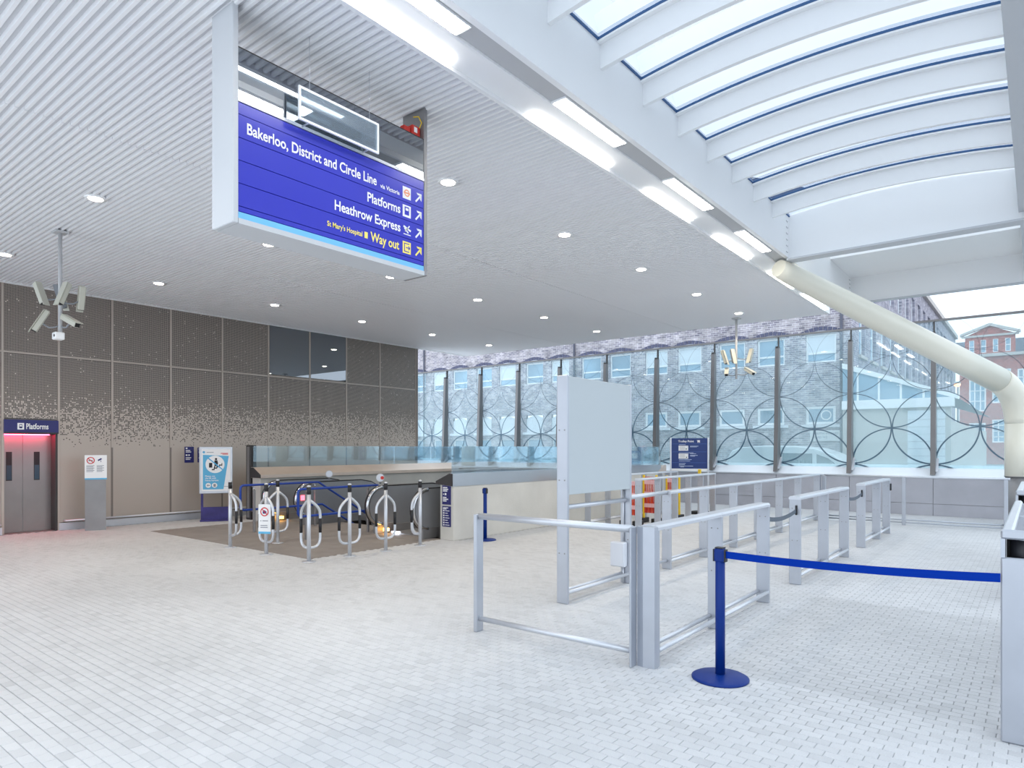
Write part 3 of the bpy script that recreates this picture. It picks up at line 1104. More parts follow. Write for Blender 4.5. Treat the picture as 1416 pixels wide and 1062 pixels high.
m = MB().prism([(-14.6, 17.15, 1.0), (-14.6, 17.15, 1.06), (-14.6, 17.5, 1.22), (-14.6, 17.65, 1.22), (-14.6, 17.65, 1.0)], (6.22, 0, 0))
m.build('metal_cap', CAPM, pe)
for k in range(4):
    B('glass_pane', G_BAL, pe, -14.58 + k * 1.54 + .006, -14.58 + (k + 1) * 1.54 - .006, 17.52, 17.535, 1.2, 1.76)

# staircase between the two escalators
st = sroot('floor_staircase', (-11.6, 9, -3.5))
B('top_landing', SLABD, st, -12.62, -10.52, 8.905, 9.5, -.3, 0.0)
for k in range(22):
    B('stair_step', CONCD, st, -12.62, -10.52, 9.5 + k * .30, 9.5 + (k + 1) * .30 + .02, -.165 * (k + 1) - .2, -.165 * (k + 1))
    B('nosing', TXTW, st, -12.62, -10.52, 9.50 + k * .30, 9.54 + k * .30, -.165 * (k + 1), -.165 * (k + 1) + .004)

# escalators
def strip_panel(x0, x1, top, bot):
    mb = MB()
    n = len(top)
    for i in range(n - 1):
        a, b, c, d = top[i], top[i + 1], bot[i + 1], bot[i]
        mb.quad((x1, d[0], d[1]), (x1, c[0], c[1]), (x1, b[0], b[1]), (x1, a[0], a[1]))
        mb.quad((x0, a[0], a[1]), (x0, b[0], b[1]), (x0, c[0], c[1]), (x0, d[0], d[1]))
        mb.quad((x0, a[0], a[1]), (x1, a[0], a[1]), (x1, b[0], b[1]), (x0, b[0], b[1]))
        mb.quad((x0, d[0], d[1]), (x0, c[0], c[1]), (x1, c[0], c[1]), (x1, d[0], d[1]))
    return mb
def escalator(xa, xb, label, led):
    t = thing('escalator', ((xa + xb) / 2, 8.4, 0), label, 'escalator')
    for x in (xa, xb):
        cy, cz, r = 8.78, .55, .38
        top, bot = [], []
        N_ = 10
        for i in range(N_ + 1):
            a = PI - (PI / 2) * i / N_
            top.append((cy + r * math.cos(a), cz + r * math.sin(a)))
            bot.append((cy + r * math.cos(a), cz - r * math.sin(a)))
        for (y, z) in ((10.2, .93), (10.5, .88), (10.9, .68), (16.8, -2.72)):
            top.append((y, z)); bot.append((y, z - .86))
        bal = strip_panel(x - .045, x + .045, top, bot).build('balustrade', ESCAL, t)
        rail = [(x, p[0], p[1]) for p in reversed(bot[1:N_ + 1])]
        rail = [(x, 9.2, .17 + .0)] + rail
        rail = [(p[0], p[1] - 0, p[2]) for p in rail]
        hr = []
        for i in range(0, 2 * N_ + 1):
            a = 1.5 * PI - PI * i / (2 * N_)
            hr.append((x, cy + (r + .016) * math.cos(a), cz + (r + .016) * math.sin(a)))
        hr += [(x, 10.2, .946), (x, 10.5, .896), (x, 10.9, .696), (x, 16.8, -2.704)]
        mb = MB()
        # flattened handrail band
        prof = [(-.035, -.014), (-.035, .004), (-.022, .012), (.022, .012), (.035, .004), (.035, -.014)]
        base = None
        for i, p in enumerate(hr):
            if i == 0: tg = Vector(hr[1]) - Vector(p)
            elif i == len(hr) - 1: tg = Vector(p) - Vector(hr[i - 1])
            else: tg = Vector(hr[i + 1]) - Vector(hr[i - 1])
            tg.normalize()
            nrm = V(1, 0, 0).cross(tg)
            if nrm.dot(Vector((0, p[1] - cy, p[2] - cz))) < 0 and i < 2 * N_ + 1:
                nrm = -nrm
            if i > 2 * N_ and nrm.z < 0:
                nrm = -nrm
            for (u, v) in prof:
                mb.v.append(Vector(p) + V(u, 0, 0) + nrm * v)
        k = len(prof)
        for i in range(len(hr) - 1):
            for j in range(k):
                a = i * k + j; b_ = i * k + (j + 1) % k
                mb.f.append((a, b_, b_ + k, a + k)); mb.sm.append(True)
        mb.build('handrail', RUBBER, bal)
        ft = B('newel_foot', STEELD, t, x - .06, x + .06, 8.62, 9.1, 0.0, .20, bev=.008)
        m = MB()
        rim = []
        for i in range(0, 2 * N_ + 1):
            a = 1.5 * PI - PI * i / (2 * N_)
            rim.append((x, cy + (r - .012) * math.cos(a), cz + (r - .012) * math.sin(a)))
        MB().tube([(p[0] + .026, p[1], p[2]) for p in rim], .042, 8).build('newel_trim', POLISH, bal)
        sk = [(9.0, .16), (10.2, .16), (10.9, .0), (16.8, -3.40)]
        strip_panel(x - .10, x + .10, sk, [(y, z - .18) for y, z in sk]).build('skirt', STEELD, t)
    a, b = min(xa, xb) + .1, max(xa, xb) - .1
    B('comb_plate', STEELD, t, a, b, 8.9, 10.0, -.03, .012)
    B('comb', YEL, t, a, b, 9.98, 10.03, -.03, .014)
    for k in range(14):
        y0 = 10.03 + k * .40
        B('step', DARKST, t, a, b, y0, y0 + .40, -.22 * k - .22, -.22 * max(0, k - .6))
    xl = a + .02
    B('floor_lamp', E_AMB, t, xl, xl + .10, 8.72, 8.80, .05, .11)
    if led:
        B('floor_led', E_LED, t, xl + .16, xl + .36, 8.80, 8.86, .02, .05)
    return t
e1 = escalator(-10.36, -9.06, 'steel escalator beside the pale concrete parapet with a blue lamp at its comb', True)
e2 = escalator(-14.08, -12.80, 'steel escalator along the copper-capped parapet by the clad wall', False)
B('emergency_stop_housing', BLACK, e1, -9.12, -9.04, 8.66, 8.80, .56, .74, bev=.01)
B('emergency_stop_lamp', E_RED, e2, -12.755, -12.74, 8.52, 8.62, .55, .66)

# blue stair handrails
def bluerail(x, label, side):
    t = thing('stair_handrail', (x, 7.0, 0), label, 'handrail')
    zt, zb = .95, .45
    loop = [(x, 8.85, zt), (x, 7.08, zt)] + [(x, 7.08 + .07 * math.cos(a), zt - .07 + .07 * math.sin(a)) for a in (PI * .6, PI * .75, PI * .9)] + [(x, 7.01, zt - .1), (x, 7.01, zb + .06), (x, 7.04, zb + .015), (x, 7.09, zb), (x, 8.95, zb)]
    slope = .60
    MB().tube([(x, 14.5, zt - slope * 5.65)] + loop + [(x, 14.5, zb - slope * 5.55)], .024, 10).build('blue_tube', BLUER, t)
    for (y, h) in ((7.25, zt), (8.7, zt)):
        p = B('post', STEELD, t, x + side * .10 - .025, x + side * .10 + .025, y - .02, y + .02, 0, h - .10, bev=.004)
        for z in (zt, zb):
            q = [(x + side * .10, y, z - .10), (x + side * .09, y, z - .05), (x + side * .03, y, z - .03), (x, y, z - .01)]
            MB().tube(q, .013, 8).build('bracket_arm', POLISH, p)
    for k in range(1, 4):
        y = 8.9 + k * 1.4
        zf = -.55 * (y - 9.5) - .1
        MB().box(x + side * .10 - .025, x + side * .10 + .025, y - .02, y + .02, zf, zt - .1 - slope * (y - 8.85)).build('post', STEELD, t)
    return t
bluerail(-12.58, 'blue tubular stair handrail next to the escalator by the clad wall', 1)
bluerail(-10.58, 'blue tubular stair handrail next to the escalator by the concrete parapet', -1)

# round indicator heads
def indicator(x, y, label, red):
    t = thing('indicator_post', (x, y, 0.93), label, 'indicator')
    MB().tube([(x, y, .985), (x, y, 1.06)], .022, 8).build('stem', STEELD, t)
    n = Vector((-x, -y, 0)).normalized()
    c = V(x, y, 1.11)
    MB().tube([c - n * .05, c + n * .05], .082, 20).build('drum', GREYP, t)
    MB().tube([c + n * .05, c + n * .055], .07, 20).build('face', STEELL, t)
    if red:
        r = V(0, 0, 1).cross(n)
        MB().tube([c + n * .052 + r * .04, c + n * .06 + r * .04], .035, 12).build('red_disc', RED, t)
indicator(-12.80, 9.30, 'round grey indicator head with a plain face on the escalator newel', False)
indicator(-10.36, 8.75, 'round grey indicator head with a red spot on the escalator newel', True)

# notices on the concrete parapet end
def notice(name, f, w, h, z, label, parent_loc, rows, title=None):
    t = thing(name, parent_loc, label, 'notice')
    m = MB(); f.rect(m, -w / 2, w / 2, z, z + h, .008, .008); m.build('board', NAVY, t)
    m = MB()
    for (x0, x1, yy, hh) in rows:
        f.rect(m, -w / 2 + x0 * w, -w / 2 + x1 * w, z + yy * h, z + (yy + hh) * h, .010)
    m.build('print', TXTW, t)
    return t
f = Face((-8.57, 8.82, 0), (1, 0, 0), (0, -1, 0))
notice('wall_notice', f, .22, .40, .66, 'navy notice with a pictogram heading on the concrete parapet end', (-8.57, 8.81, .66),
       [(.1, .25, .88, .07), (.1, .6, .76, .05), (.1, .7, .68, .05), (.1, .6, .60, .05), (.12, .2, .45, .05), (.3, .5, .43, .10), (.1, .5, .30, .05), (.1, .7, .22, .05), (.1, .5, .14, .05)])
notice('wall_notice', f, .22, .38, .25, 'navy notice with a column of white dots on the concrete parapet end', (-8.57, 8.81, .25),
       [(.1, .7, .90, .04), (.1, .5, .84, .04)] + [(.12, .26, .05 + k * .115, .07) for k in range(7)] + [(.35, .85 - .1 * (k % 3), .07 + k * .115, .03) for k in range(7)])

# ================================================================== HOOPED BOLLARDS
def bollard(x, y, dirs, label):
    t = thing('hooped_bollard', (x, y, 0), label, 'bollard', 'hooped steel bollards around the escalator landing')
    MB().lathe((x, y, 0), [(.10, .0), (.10, .008), (.06, .012), (.03, .014)], 16).build('base_plate', STEELL, t)
    MB().tube([(x, y, 0), (x, y, 1.02)], .030, 14).build('post', STEELL, t)
    MB().tube([(x, y, 1.01), (x, y, 1.12)], .0315, 14).build('black_band', BLACK, t)
    MB().lathe((x, y, 1.12), [(.031, 0), (.031, .015), (.02, .025), (.006, .028)], 14).build('cap', STEELL, t)
    for (dx, dy) in dirs:
        R = .20
        pr_ = [(0, .93), (.07, .885), (.13, .835), (.17, .79), (.192, .745), (R, .69), (R, .34), (.192, .29), (.17, .25), (.135, .222), (.09, .21), (0, .205)]
        h = MB().tube([(x + dx * a, y + dy * a, z) for a, z in pr_], .021, 12).build('hoop_arm', STEELL, t)
        MB().tube([(x + dx * R, y + dy * R, .42), (x + dx * R, y + dy * R, .635)], .0225, 12).build('black_band', BLACK, h)
    return t
PX, NX, PY_, NY_ = (1, 0), (-1, 0), (0, 1), (0, -1)
bollard(-10.85, 5.86, (PX, PY_), 'hooped steel bollard on the landing corner, both arms turned away from the poster stand')
bollard(-9.66, 5.82, (PX, NX), 'hooped steel bollard carrying the white prohibition notice')
bollard(-8.55, 5.85, (NX, PY_), 'hooped steel bollard on the landing corner facing the open hall')
bollard(-8.50, 6.56, (PY_, NY_), 'hooped steel bollard next after the landing corner toward the parapet')
bollard(-8.48, 7.28, (PY_, NY_), 'hooped steel bollard second after the landing corner toward the parapet')
bollard(-8.48, 8.06, (NX, NY_), 'hooped steel bollard with both arms to one side, beside the concrete parapet end')
bollard(-10.68, 6.66, (PY_, NY_), 'hooped steel bollard behind the one with the notice, close to the blue handrails')
# notice hung on the bollard
nl = Vector((-9.66, 5.82, 0))
r_, n_ = V(.88, .47, 0), V(.47, -.88, 0)
f = Face(nl + n_ * .05 + V(0, 0, .34), r_, n_)
t = thing('prohibition_notice', tuple(nl + n_ * .05 + V(0, 0, .34)), 'white prohibition notice with red ring and blue foot on a bollard', 'notice')
m = MB(); f.rect(m, -.105, .105, 0, .47, .0, .008); m.build('board', WHITEB, t)
m = MB(); f.rect(m, -.105, .105, 0, .035, .002); m.build('blue_foot', CYAN, t)
m = MB(); f.ring(m, 0, .35, .055, .072, .003); f.line(m, -.045, .395, .045, .305, .012, .003); m.build('red_ring', TXTR, t)
m = MB(); f.rect(m, -.03, .012, .32, .375, .0025); f.rect(m, .0, .032, .325, .36, .0025); m.build('luggage_icon', NAVY, t)
m = MB()
for (x0, x1, y) in ((-.07, -.055, .20), (-.035, .06, .20), (-.07, .05, .125), (-.07, .055, .095)):
    f.rect(m, x0, x1, y, y + .014, .003)
m.build('print', TXTG, t)

# ================================================================== INFORMATION TOTEM, POSTER STAND, WALL NOTICES
c = V(-15.35, 5.36, 0)
r_, n_ = facing((-15.35, 5.36))
f = Face(c, r_, n_)
t = thing('information_pillar', tuple(c), 'brushed steel pillar with a white no smoking notice beside the lift', 'pillar')
m = MB(); m.obox(c + V(0, 0, .53), (.37, .12, 1.06), Matrix(((r_.x, -n_.x, 0), (r_.y, -n_.y, 0), (0, 0, 1)))); m.build('pillar', STEELD, t)
m = MB(); f.rect(m, -.19, .20, 1.055, 1.56, .075, .03); m.build('notice_board', WHITEB, t)
m = MB(); f.rect(m, -.19, .20, 1.055, 1.085, .077); m.build('blue_foot', CYAN, t)
m = MB(); f.ring(m, -.085, 1.45, .055, .072, .078); f.line(m, -.135, 1.50, -.035, 1.40, .014, .078); m.build('red_ring', TXTR, t)
m = MB(); f.rect(m, -.125, -.05, 1.44, 1.455, .077); m.build('cigarette_icon', TXTK, t)
m = MB(); f.poly(m, [(.05, 1.435), (.115, 1.475), (.10, 1.50), (.035, 1.46)], .077); f.rect(m, .09, .10, 1.415, 1.45, .077); m.build('camera_icon', NAVY, t)
m = MB()
for k in range(6):
    f.rect(m, -.16, -.02 - .02 * (k % 2), 1.335 - k * .024, 1.347 - k * .024, .077)
    f.rect(m, .02, .15 - .03 * (k % 2), 1.335 - k * .024, 1.347 - k * .024, .077)
m.build('print', TXTG, t)

c = V(-15.12, 7.82, 0)
r_, n_ = facing((-15.12, 7.82))
r_ = (r_ + V(.06, -.02, 0)).normalized(); n_ = r_.cross(V(0, 0, 1))
RM = Matrix(((r_.x, -n_.x, 0), (r_.y, -n_.y, 0), (0, 0, 1)))
f = Face(c, r_, n_)
t = thing('poster_stand', tuple(c), 'poster stand on purple legs with a blue heavy luggage notice by the clad wall', 'poster stand')
for x in (-.30, .31):
    m = MB(); m.obox(f.p(x, .34), (.05, .05, .68), RM); m.build('leg', PURPLE, t)
m = MB(); m.obox(f.p(.005, .165), (.66, .06, .32), RM, .006); m.build('base_panel', PURPLE, t)
m = MB(); m.obox(f.p(.005, .02), (.68, .34, .04), RM, .006); m.build('foot', PURPLE, t)
fr = MB(); fr.obox(f.p(0, 1.19, 0), (.72, .07, 1.10), RM, .012); fr = fr.build('frame', STEELL, t)
m = MB(); f.rect(m, -.31, .31, .70, 1.68, .037); m.build('poster_sheet', WHITEB, t)
m = MB(); f.poly(m, [(-.28, .74), (.16, .74), (.275, 1.52), (-.28, 1.55)], .0385); m.build('blue_field', CYAN, t)
m = MB(); f.disc(m, -.02, 1.325, .205, .040); m.build('white_disc', TXTW, t)
m = MB(); f.disc(m, 0, 1.45, .025, .042)
f.poly(m, [(-.03, 1.42), (.03, 1.42), (.045, 1.35), (.02, 1.29), (-.025, 1.29), (-.04, 1.35)], .042)
f.line(m, -.02, 1.30, -.04, 1.22, .025, .042); f.line(m, .02, 1.30, .03, 1.25, .025, .042)
f.rect(m, -.15, -.08, 1.25, 1.36, .042)
for k in range(4):
    f.rect(m, -.09 + k * .055, -.03 + k * .055, 1.19 + k * .035, 1.215 + k * .035, .042)
    f.rect(m, -.045 + k * .055, -.03 + k * .055, 1.19 + k * .035, 1.25 + k * .035, .042)
m.build('escalator_icon', TXTK, t)
m = MB(); f.line(m, -.165, 1.47, .165, 1.18, .025, .0435); m.build('strike_line', CYAN, t)
for k, s_ in enumerate(('Please use', 'the lift with', 'heavy luggage')):
    f.text('lettering', s_, -.23, (-.02, .0, .055)[k], 1.035 - k * .05, .035, TXTW, t, .042)
m = MB(); f.disc(m, -.165, .835, .058, .042); f.disc(m, -.03, .835, .058, .042); m.build('small_disc', TXTW, t)
m = MB(); f.poly(m, [(-.20, .835), (-.17, .865), (-.17, .845), (-.13, .845), (-.13, .825), (-.17, .825), (-.17, .805)], .044); f.rect(m, -.055, -.005, .80, .865, .044); m.build('small_icon', TXTG, t)
m = MB(); f.disc(m, -.26, 1.61, .028, .040); m.build('logo_disc', CYAN, t)
m = MB(); f.rect(m, .10, .26, 1.575, 1.59, .040); f.rect(m, .14, .26, 1.555, 1.568, .040); m.build('red_print', TXTR, t)
m = MB(); f.rect(m, -.20, -.05, 1.60, 1.612, .040); f.rect(m, .17, .28, .80, .81, .040); m.build('print', TXTG, t)

f = Face((WX, 7.55, 0), (0, 1, 0), (1, 0, 0))
notice('wall_notice', f, .22, .38, 1.36, 'small navy notice on the clad wall beside the poster stand', (WX + .01, 7.55, 1.36),
       [(.12, .3, .86, .08), (.12, .6, .74, .05), (.12, .7, .64, .05), (.12, .3, .42, .1), (.4, .55, .42, .1), (.12, .7, .28, .05), (.12, .6, .18, .05)])
f = Face((WX, 7.86, 0), (0, 1, 0), (1, 0, 0))
notice('wall_notice', f, .22, .36, 1.36, 'small navy notice on the clad wall half hidden by the poster stand', (WX + .01, 7.86, 1.36),
       [(.12, .3, .86, .08), (.12, .6, .74, .05), (.12, .7, .64, .05), (.12, .6, .28, .05)])

# ================================================================== HANGING SIGN
SX, SY0, SY1 = -4.62, 2.53, 4.46
t = thing('direction_sign', (-4.77, 3.5, 3.36), 'wide blue hanging direction sign with white destination lines and a yellow exit line', 'sign')
B('post', BEAMG, t, -4.92, SX + .01, SY0 - .02, SY0 + .025, 3.36, CZ + .02, bev=.006)
B('post', STEELD, t, -4.92, SX + .01, SY1 - .02, SY1 + .02, 3.36, CZ + .02, bev=.006)
B('bottom_tray', BEAMG, t, -4.92, SX + .01, SY0 + .025, SY1 - .02, 3.36, 3.40)
B('sign_case', BLUEP, t, -4.86, SX - .012, SY0 + .02, SY1 - .02, 3.40, 4.265)
rows = (4.26, 4.172, 4.0, 3.832, 3.662, 3.492, 3.452)
for a, b in zip(rows[1:], rows[:-1]):
    B('fascia_strip', BLUEP, t, SX - .012, SX, SY0 + .026, SY1 - .022, a + .003, b - .003)
B('light_blue_strip', LBLUE, t, SX - .012, SX + .001, SY0 + .026, SY1 - .022, 3.402, 3.449)
B('head_rail', STEELL, t, -4.88, SX + .005, SY0 + .025, SY1 - .02, 4.265, 4.29)
B('head_glass', G_SIGN, t, SX - .014, SX - .002, SY0 + .025, SY1 - .02, 4.29, 4.67)
B('back_glass', G_SIGN, t, -4.88, -4.868, SY0 + .025, SY1 - .02, 4.29, 4.67)
B('top_rail', DARKST, t, -4.88, SX, SY0 + .025, SY1 - .02, 4.665, 4.672)
f = Face((SX, 0, 0), (0, 1, 0), (1, 0, 0))
f.text('lettering', 'Bakerloo, District and Circle Line', 2.625, 3.86, 4.045, .082, TXTW, t)
f.text('lettering', 'via Victoria', 3.90, 4.13, 4.04, .038, TXTW, t)
f.text('lettering', 'Platforms', 3.755, 4.14, 3.875, .082, TXTW, t)
f.text('lettering', 'Heathrow Express', 3.41, 4.14, 3.705, .082, TXTW, t)
f.text('lettering', "St Mary's Hospital", 3.335, 3.70, 3.55, .042, TXTY, t)
f.text('lettering', 'Way out', 3.79, 4.125, 3.535, .082, TXTY, t)
for k, (z, mt) in enumerate(((4.085, TXTW), (3.915, TXTW), (3.745, TXTW), (3.575, TXTY))):
    m = MB(); f.arrow(m, 4.37, z, .095); m.build('arrow', mt, t)
    if k != 2:
        m = MB(); f.rect(m, 4.17, 4.27, z - .055, z + .055); pg = m.build('pictogram', mt, t)
    if k == 0:
        m = MB(); f.ring(m, 4.22, z, .022, .034, .004); m.build('roundel', mat('roundel_orange', rgb(240, 160, 120), .5), pg)
        m = MB(); f.rect(m, 4.182, 4.258, z - .007, z + .007, .005); m.build('roundel_bar', MATS['roundel_orange'], pg)
    if k == 1:
        m = MB(); f.rect(m, 4.193, 4.247, z - .035, z + .04, .004); m.build('train_icon', BLUEP, pg)
        m = MB(); f.rect(m, 4.203, 4.237, z + .005, z + .028, .006); m.build('train_window', TXTW, pg)
    if k == 2:
        m = MB(); f.line(m, 4.18, z + .025, 4.27, z - .005, .018); f.line(m, 4.19, z + .01, 4.24, z - .03, .014); f.line(m, 4.20, z - .02, 4.255, z + .04, .012)
        f.rect(m, 4.18, 4.27, z - .05, z - .042); m.build('plane_icon', TXTW, t)
    if k == 3:
        m = MB()
        f.rect(m, 4.187, 4.194, z - .04, z + .04, .004); f.rect(m, 4.187, 4.25, z + .033, z + .04, .004); f.rect(m, 4.187, 4.25, z - .04, z - .033, .004)
        f.rect(m, 4.21, 4.255, z - .004, z + .004, .004); f.line(m, 4.24, z + .018, 4.257, z, .008, .004); f.line(m, 4.24, z - .018, 4.257, z, .008, .004)
        m.build('exit_icon', BLUEP, pg)
m = MB(); f.rect(m, 3.725, 3.76, 3.545, 3.60); m.build('pictogram', TXTY, t)
# clear framed panel in front of the head glass
t = thing('acrylic_panel', (-4.52, 3.4, 4.28), 'clear framed panel hung in front of the dark glass of the direction sign', 'panel')
B('sheet', G_ACR, t, -4.525, -4.519, 3.01, 3.79, 4.29, 4.53)
fm = MB()
for (a, b, c_, d) in ((3.0, 3.80, 4.275, 4.293), (3.0, 3.80, 4.52, 4.54), (3.0, 3.018, 4.293, 4.52), (3.782, 3.80, 4.293, 4.52)):
    fm.box(-4.53, -4.514, a, b, c_, d)
fm.build('frame', WHITE, t)
for y in (3.1, 3.7):
    MB().tube([(-4.522, y, 4.54), (-4.522, y, CZ + .01)], .0025, 6).build('wire', STEELL, t)
    MB().tube([(-4.53, y, 4.283), (-4.615, y, 4.283)], .006, 6).build('spacer', STEELL, t)
# red box on the sign post
t = thing('alarm_box', (-4.70, 4.36, 4.70), 'small red alarm box with a yellow wire on the direction sign post', 'box')
B('case', RED, t, -4.74, -4.66, 4.33, 4.435, 4.674, 4.79, bev=.008)
B('label_plate', WHITEB, t, -4.659, -4.657, 4.35, 4.39, 4.72, 4.77)
B('side_case', RED, t, -4.74, -4.68, 4.24, 4.328, 4.674, 4.76, bev=.008)
MB().tube([(-4.66, 4.42, 4.78), (-4.64, 4.43, 4.83), (-4.65, 4.40, 4.88), (-4.68, 4.36, 4.87)], .006, 6).build('wire', YEL, t)

# ================================================================== QUEUE BARRIERS
def post_y(t, x, y, top=1.08, w=.14):
    p = MB(); p.box(x - w / 2, x + w / 2, y - .016, y + .016, 0, top, bev=.006)
    o = p.build('post', STEEL, t)
    for z in (.55, .95):
        for dx in (-.03, .03):
            MB().tube([(x + dx, y - .016, z), (x + dx, y - .019, z)], .007, 6).build('screw', STEELD, o)
    return o
def barrier_y(x, ys, label, group=None, top=1.10, double=True, name='queue_barrier'):
    t = thing(name, (x, ys[0], 0), label, 'barrier', group)
    for y in ys:
        post_y(t, x, y, top - .03)
    y0, y1 = ys[0] - .02, ys[-1] + .02
    # wide flat capping rail in sections
    for a, b in zip(ys[:-1], ys[1:]):
        aa = a - .02 if a == ys[0] else a + .002
        bb_ = b + .02 if b == ys[-1] else b - .002
        pr_ = [(-.072, .0), (-.072, .022), (-.058, .04), (.058, .04), (.072, .022), (.072, .0)]
        MB().prism([(x + u, aa, top - .04 + v) for u, v in pr_], (0, bb_ - aa, 0)).build('top_rail', STEELL, t)
        for dx in (-.052, .052):
            MB().tube([(x + dx, a + .016, .12), (x + dx, b - .016, .12)], .021, 10).build('bottom_rail', STEELL, t)
    return t
# corner frame running across
t = thing('queue_barrier', (-3.26, 4.62, 0), 'two-post steel barrier frame closing the queue lane toward the escalators', 'barrier')
for (x0, x1) in ((-4.10, -4.06), (-2.482, -2.464)):
    B('post', STEEL, t, x0, x1, 4.57, 4.67, 0, 1.09, bev=.006)
MB().tube([(-4.065, 4.62, 1.07), (-2.478, 4.62, 1.07)], .030, 14).build('top_rail', STEELL, t)
MB().tube([(-4.065, 4.62, .12), (-2.478, 4.62, .12)], .024, 12).build('bottom_rail', STEELL, t)
b1 = barrier_y(-2.38, [4.74, 6.06, 7.44], 'three-post steel queue barrier joined to the corner frame')
m = MB()
# channel shaped corner post
chan = [(-2.463, 4.70), (-2.458, 4.66), (-2.40, 4.645), (-2.31, 4.66), (-2.30, 4.70), (-2.31, 4.72), (-2.41, 4.70), (-2.435, 4.72)]
m.prism([(x, y, 0) for x, y in chan], (0, 0, 1.09)); m.build('corner_channel', STEEL, b1)
b2 = barrier_y(-2.38, [8.67, 10.05, 11.33], 'three-post steel queue barrier between two belt gaps')
b3 = barrier_y(-2.38, [12.58, 13.95, 15.0], 'three-post steel queue barrier at the end of the row near the glazed wall')
def lane_belt(parent, x, y0, y1, z):
    n = 10
    mb = MB()
    for i in range(n):
        a, b = i / n, (i + 1) / n
        sa, sb = -.05 * 4 * a * (1 - a), -.05 * 4 * b * (1 - b)
        ya, yb = y0 + (y1 - y0) * a, y0 + (y1 - y0) * b
        mb.quad((x, ya, z + sa), (x, yb, z + sb), (x, yb, z + sb + .05), (x, ya, z + sa + .05))
        mb.quad((x - .003, yb, z + sb), (x - .003, ya, z + sa), (x - .003, ya, z + sa + .05), (x - .003, yb, z + sb + .05))
        mb.quad((x, ya, z + sa + .05), (x, yb, z + sb + .05), (x - .003, yb, z + sb + .05), (x - .003, ya, z + sa + .05))
        mb.quad((x, yb, z + sb), (x, ya, z + sa), (x - .003, ya, z + sa), (x - .003, yb, z + sb))
    mb.build('belt', BELTG, parent)
    B('belt_bracket', BLACK, parent, x - .012, x + .012, y1 - .02, y1, z - .03, z + .09, bev=.004)
lane_belt(b2, -2.36, 7.46, 8.654, .90)
lane_belt(b3, -2.36, 11.35, 12.564, .90)
B('belt_cassette', BLACK, b3, -2.312, -2.29, 14.97, 15.03, .86, 1.0, bev=.006)
# long barrier
b4 = barrier_y(-4.1, [8.65, 9.96, 11.25, 12.52, 13.8, 15.13, 16.7], 'long seven-post steel queue barrier running from the grey board to the glazed wall')
B('back_post', STEEL, b4, -4.17, -4.03, 16.78, 16.81, 0, 1.07)
MB().tube([(-4.1, 7.52, 1.07), (-4.1, 8.65, 1.08)], .030, 12).build('link_rail', STEELL, b4)
MB().tube([(-4.1, 7.52, .12), (-4.1, 8.65, .12)], .022, 12).build('link_rail', STEELL, b4)
# barrier along the cladding
t = thing('end_barrier', (-2.2, 16.9, 0), 'low steel rail barrier standing before the cladding of the glazed wall', 'barrier')
for x in (-3.98, -2.34, -.52):
    B('post', STEEL, t, x - .035, x + .035, 16.87, 16.93, 0, 1.06, bev=.005)
MB().tube([(-3.98, 16.9, 1.07), (-.45, 16.9, 1.07)], .026, 12).build('top_rail', STEELL, t)
for z in (.12, .06):
    MB().tube([(-3.98, 16.9, z), (-.45, 16.9, z)], .017, 10).build('bottom_rail', STEEL, t)
barrier_y(-6.25, [11.9, 12.75, 13.6, 14.3, 15.0, 15.75], 'six-post steel barrier with close posts in front of the folded red barriers')
barrier_y(-7.62, [12.2, 13.05, 13.9, 14.8, 15.7, 16.6], 'steel barrier with close posts behind the folded red barriers, along the parapet')

# grey board on tall posts
t = thing('blank_board', (-4.08, 6.75, 0), 'large blank grey board between tall steel posts in the queue barrier', 'board')
for y in (6.02, 7.44):
    B('post', STEEL, t, -4.15, -4.01, y - .02, y + .02, 0, 2.50, bev=.006)
    for z in (.55, 1.35, 1.9):
        for dx in (-.035, .035):
            MB().tube([(-4.08 + dx, y - .02, z), (-4.08 + dx, y - .024, z)], .009, 6).build('screw', STEELD, t)
B('board_panel', BOARDG, t, -4.05, -4.015, 6.04, 7.42, 1.19, 2.49, bev=.004)
B('back_panel', BOARDG, t, -4.145, -4.11, 6.04, 7.42, 1.19, 2.49, bev=.004)
MB().tube([(-4.08, 6.03, 1.05), (-4.08, 7.43, 1.05)], .028, 12).build('mid_rail', STEELL, t)
for dx in (-.045, .045):
    MB().tube([(-4.08 + dx, 6.03, .12), (-4.08 + dx, 7.43, .12)], .022, 12).build('bottom_rail', STEELL, t)
MB().tube([(-4.10, 7.40, .525), (-4.10, 7.40, 1.2)], .012, 8).build('conduit', STEELL, t)
MB().tube([(-4.10, 7.40, .0), (-4.10, 7.40, .205)], .012, 8).build('conduit', STEELL, t)
t = thing('junction_box', (-4.15, 7.35, .21), 'pale grey junction box on the post below the blank board', 'box')
B('case', GREYBOX, t, -4.25, -4.05, 7.33, 7.418, .21, .52, bev=.01)
B('lid', GREYBOX, t, -4.24, -4.06, 7.322, 7.332, .22, .51, bev=.004)

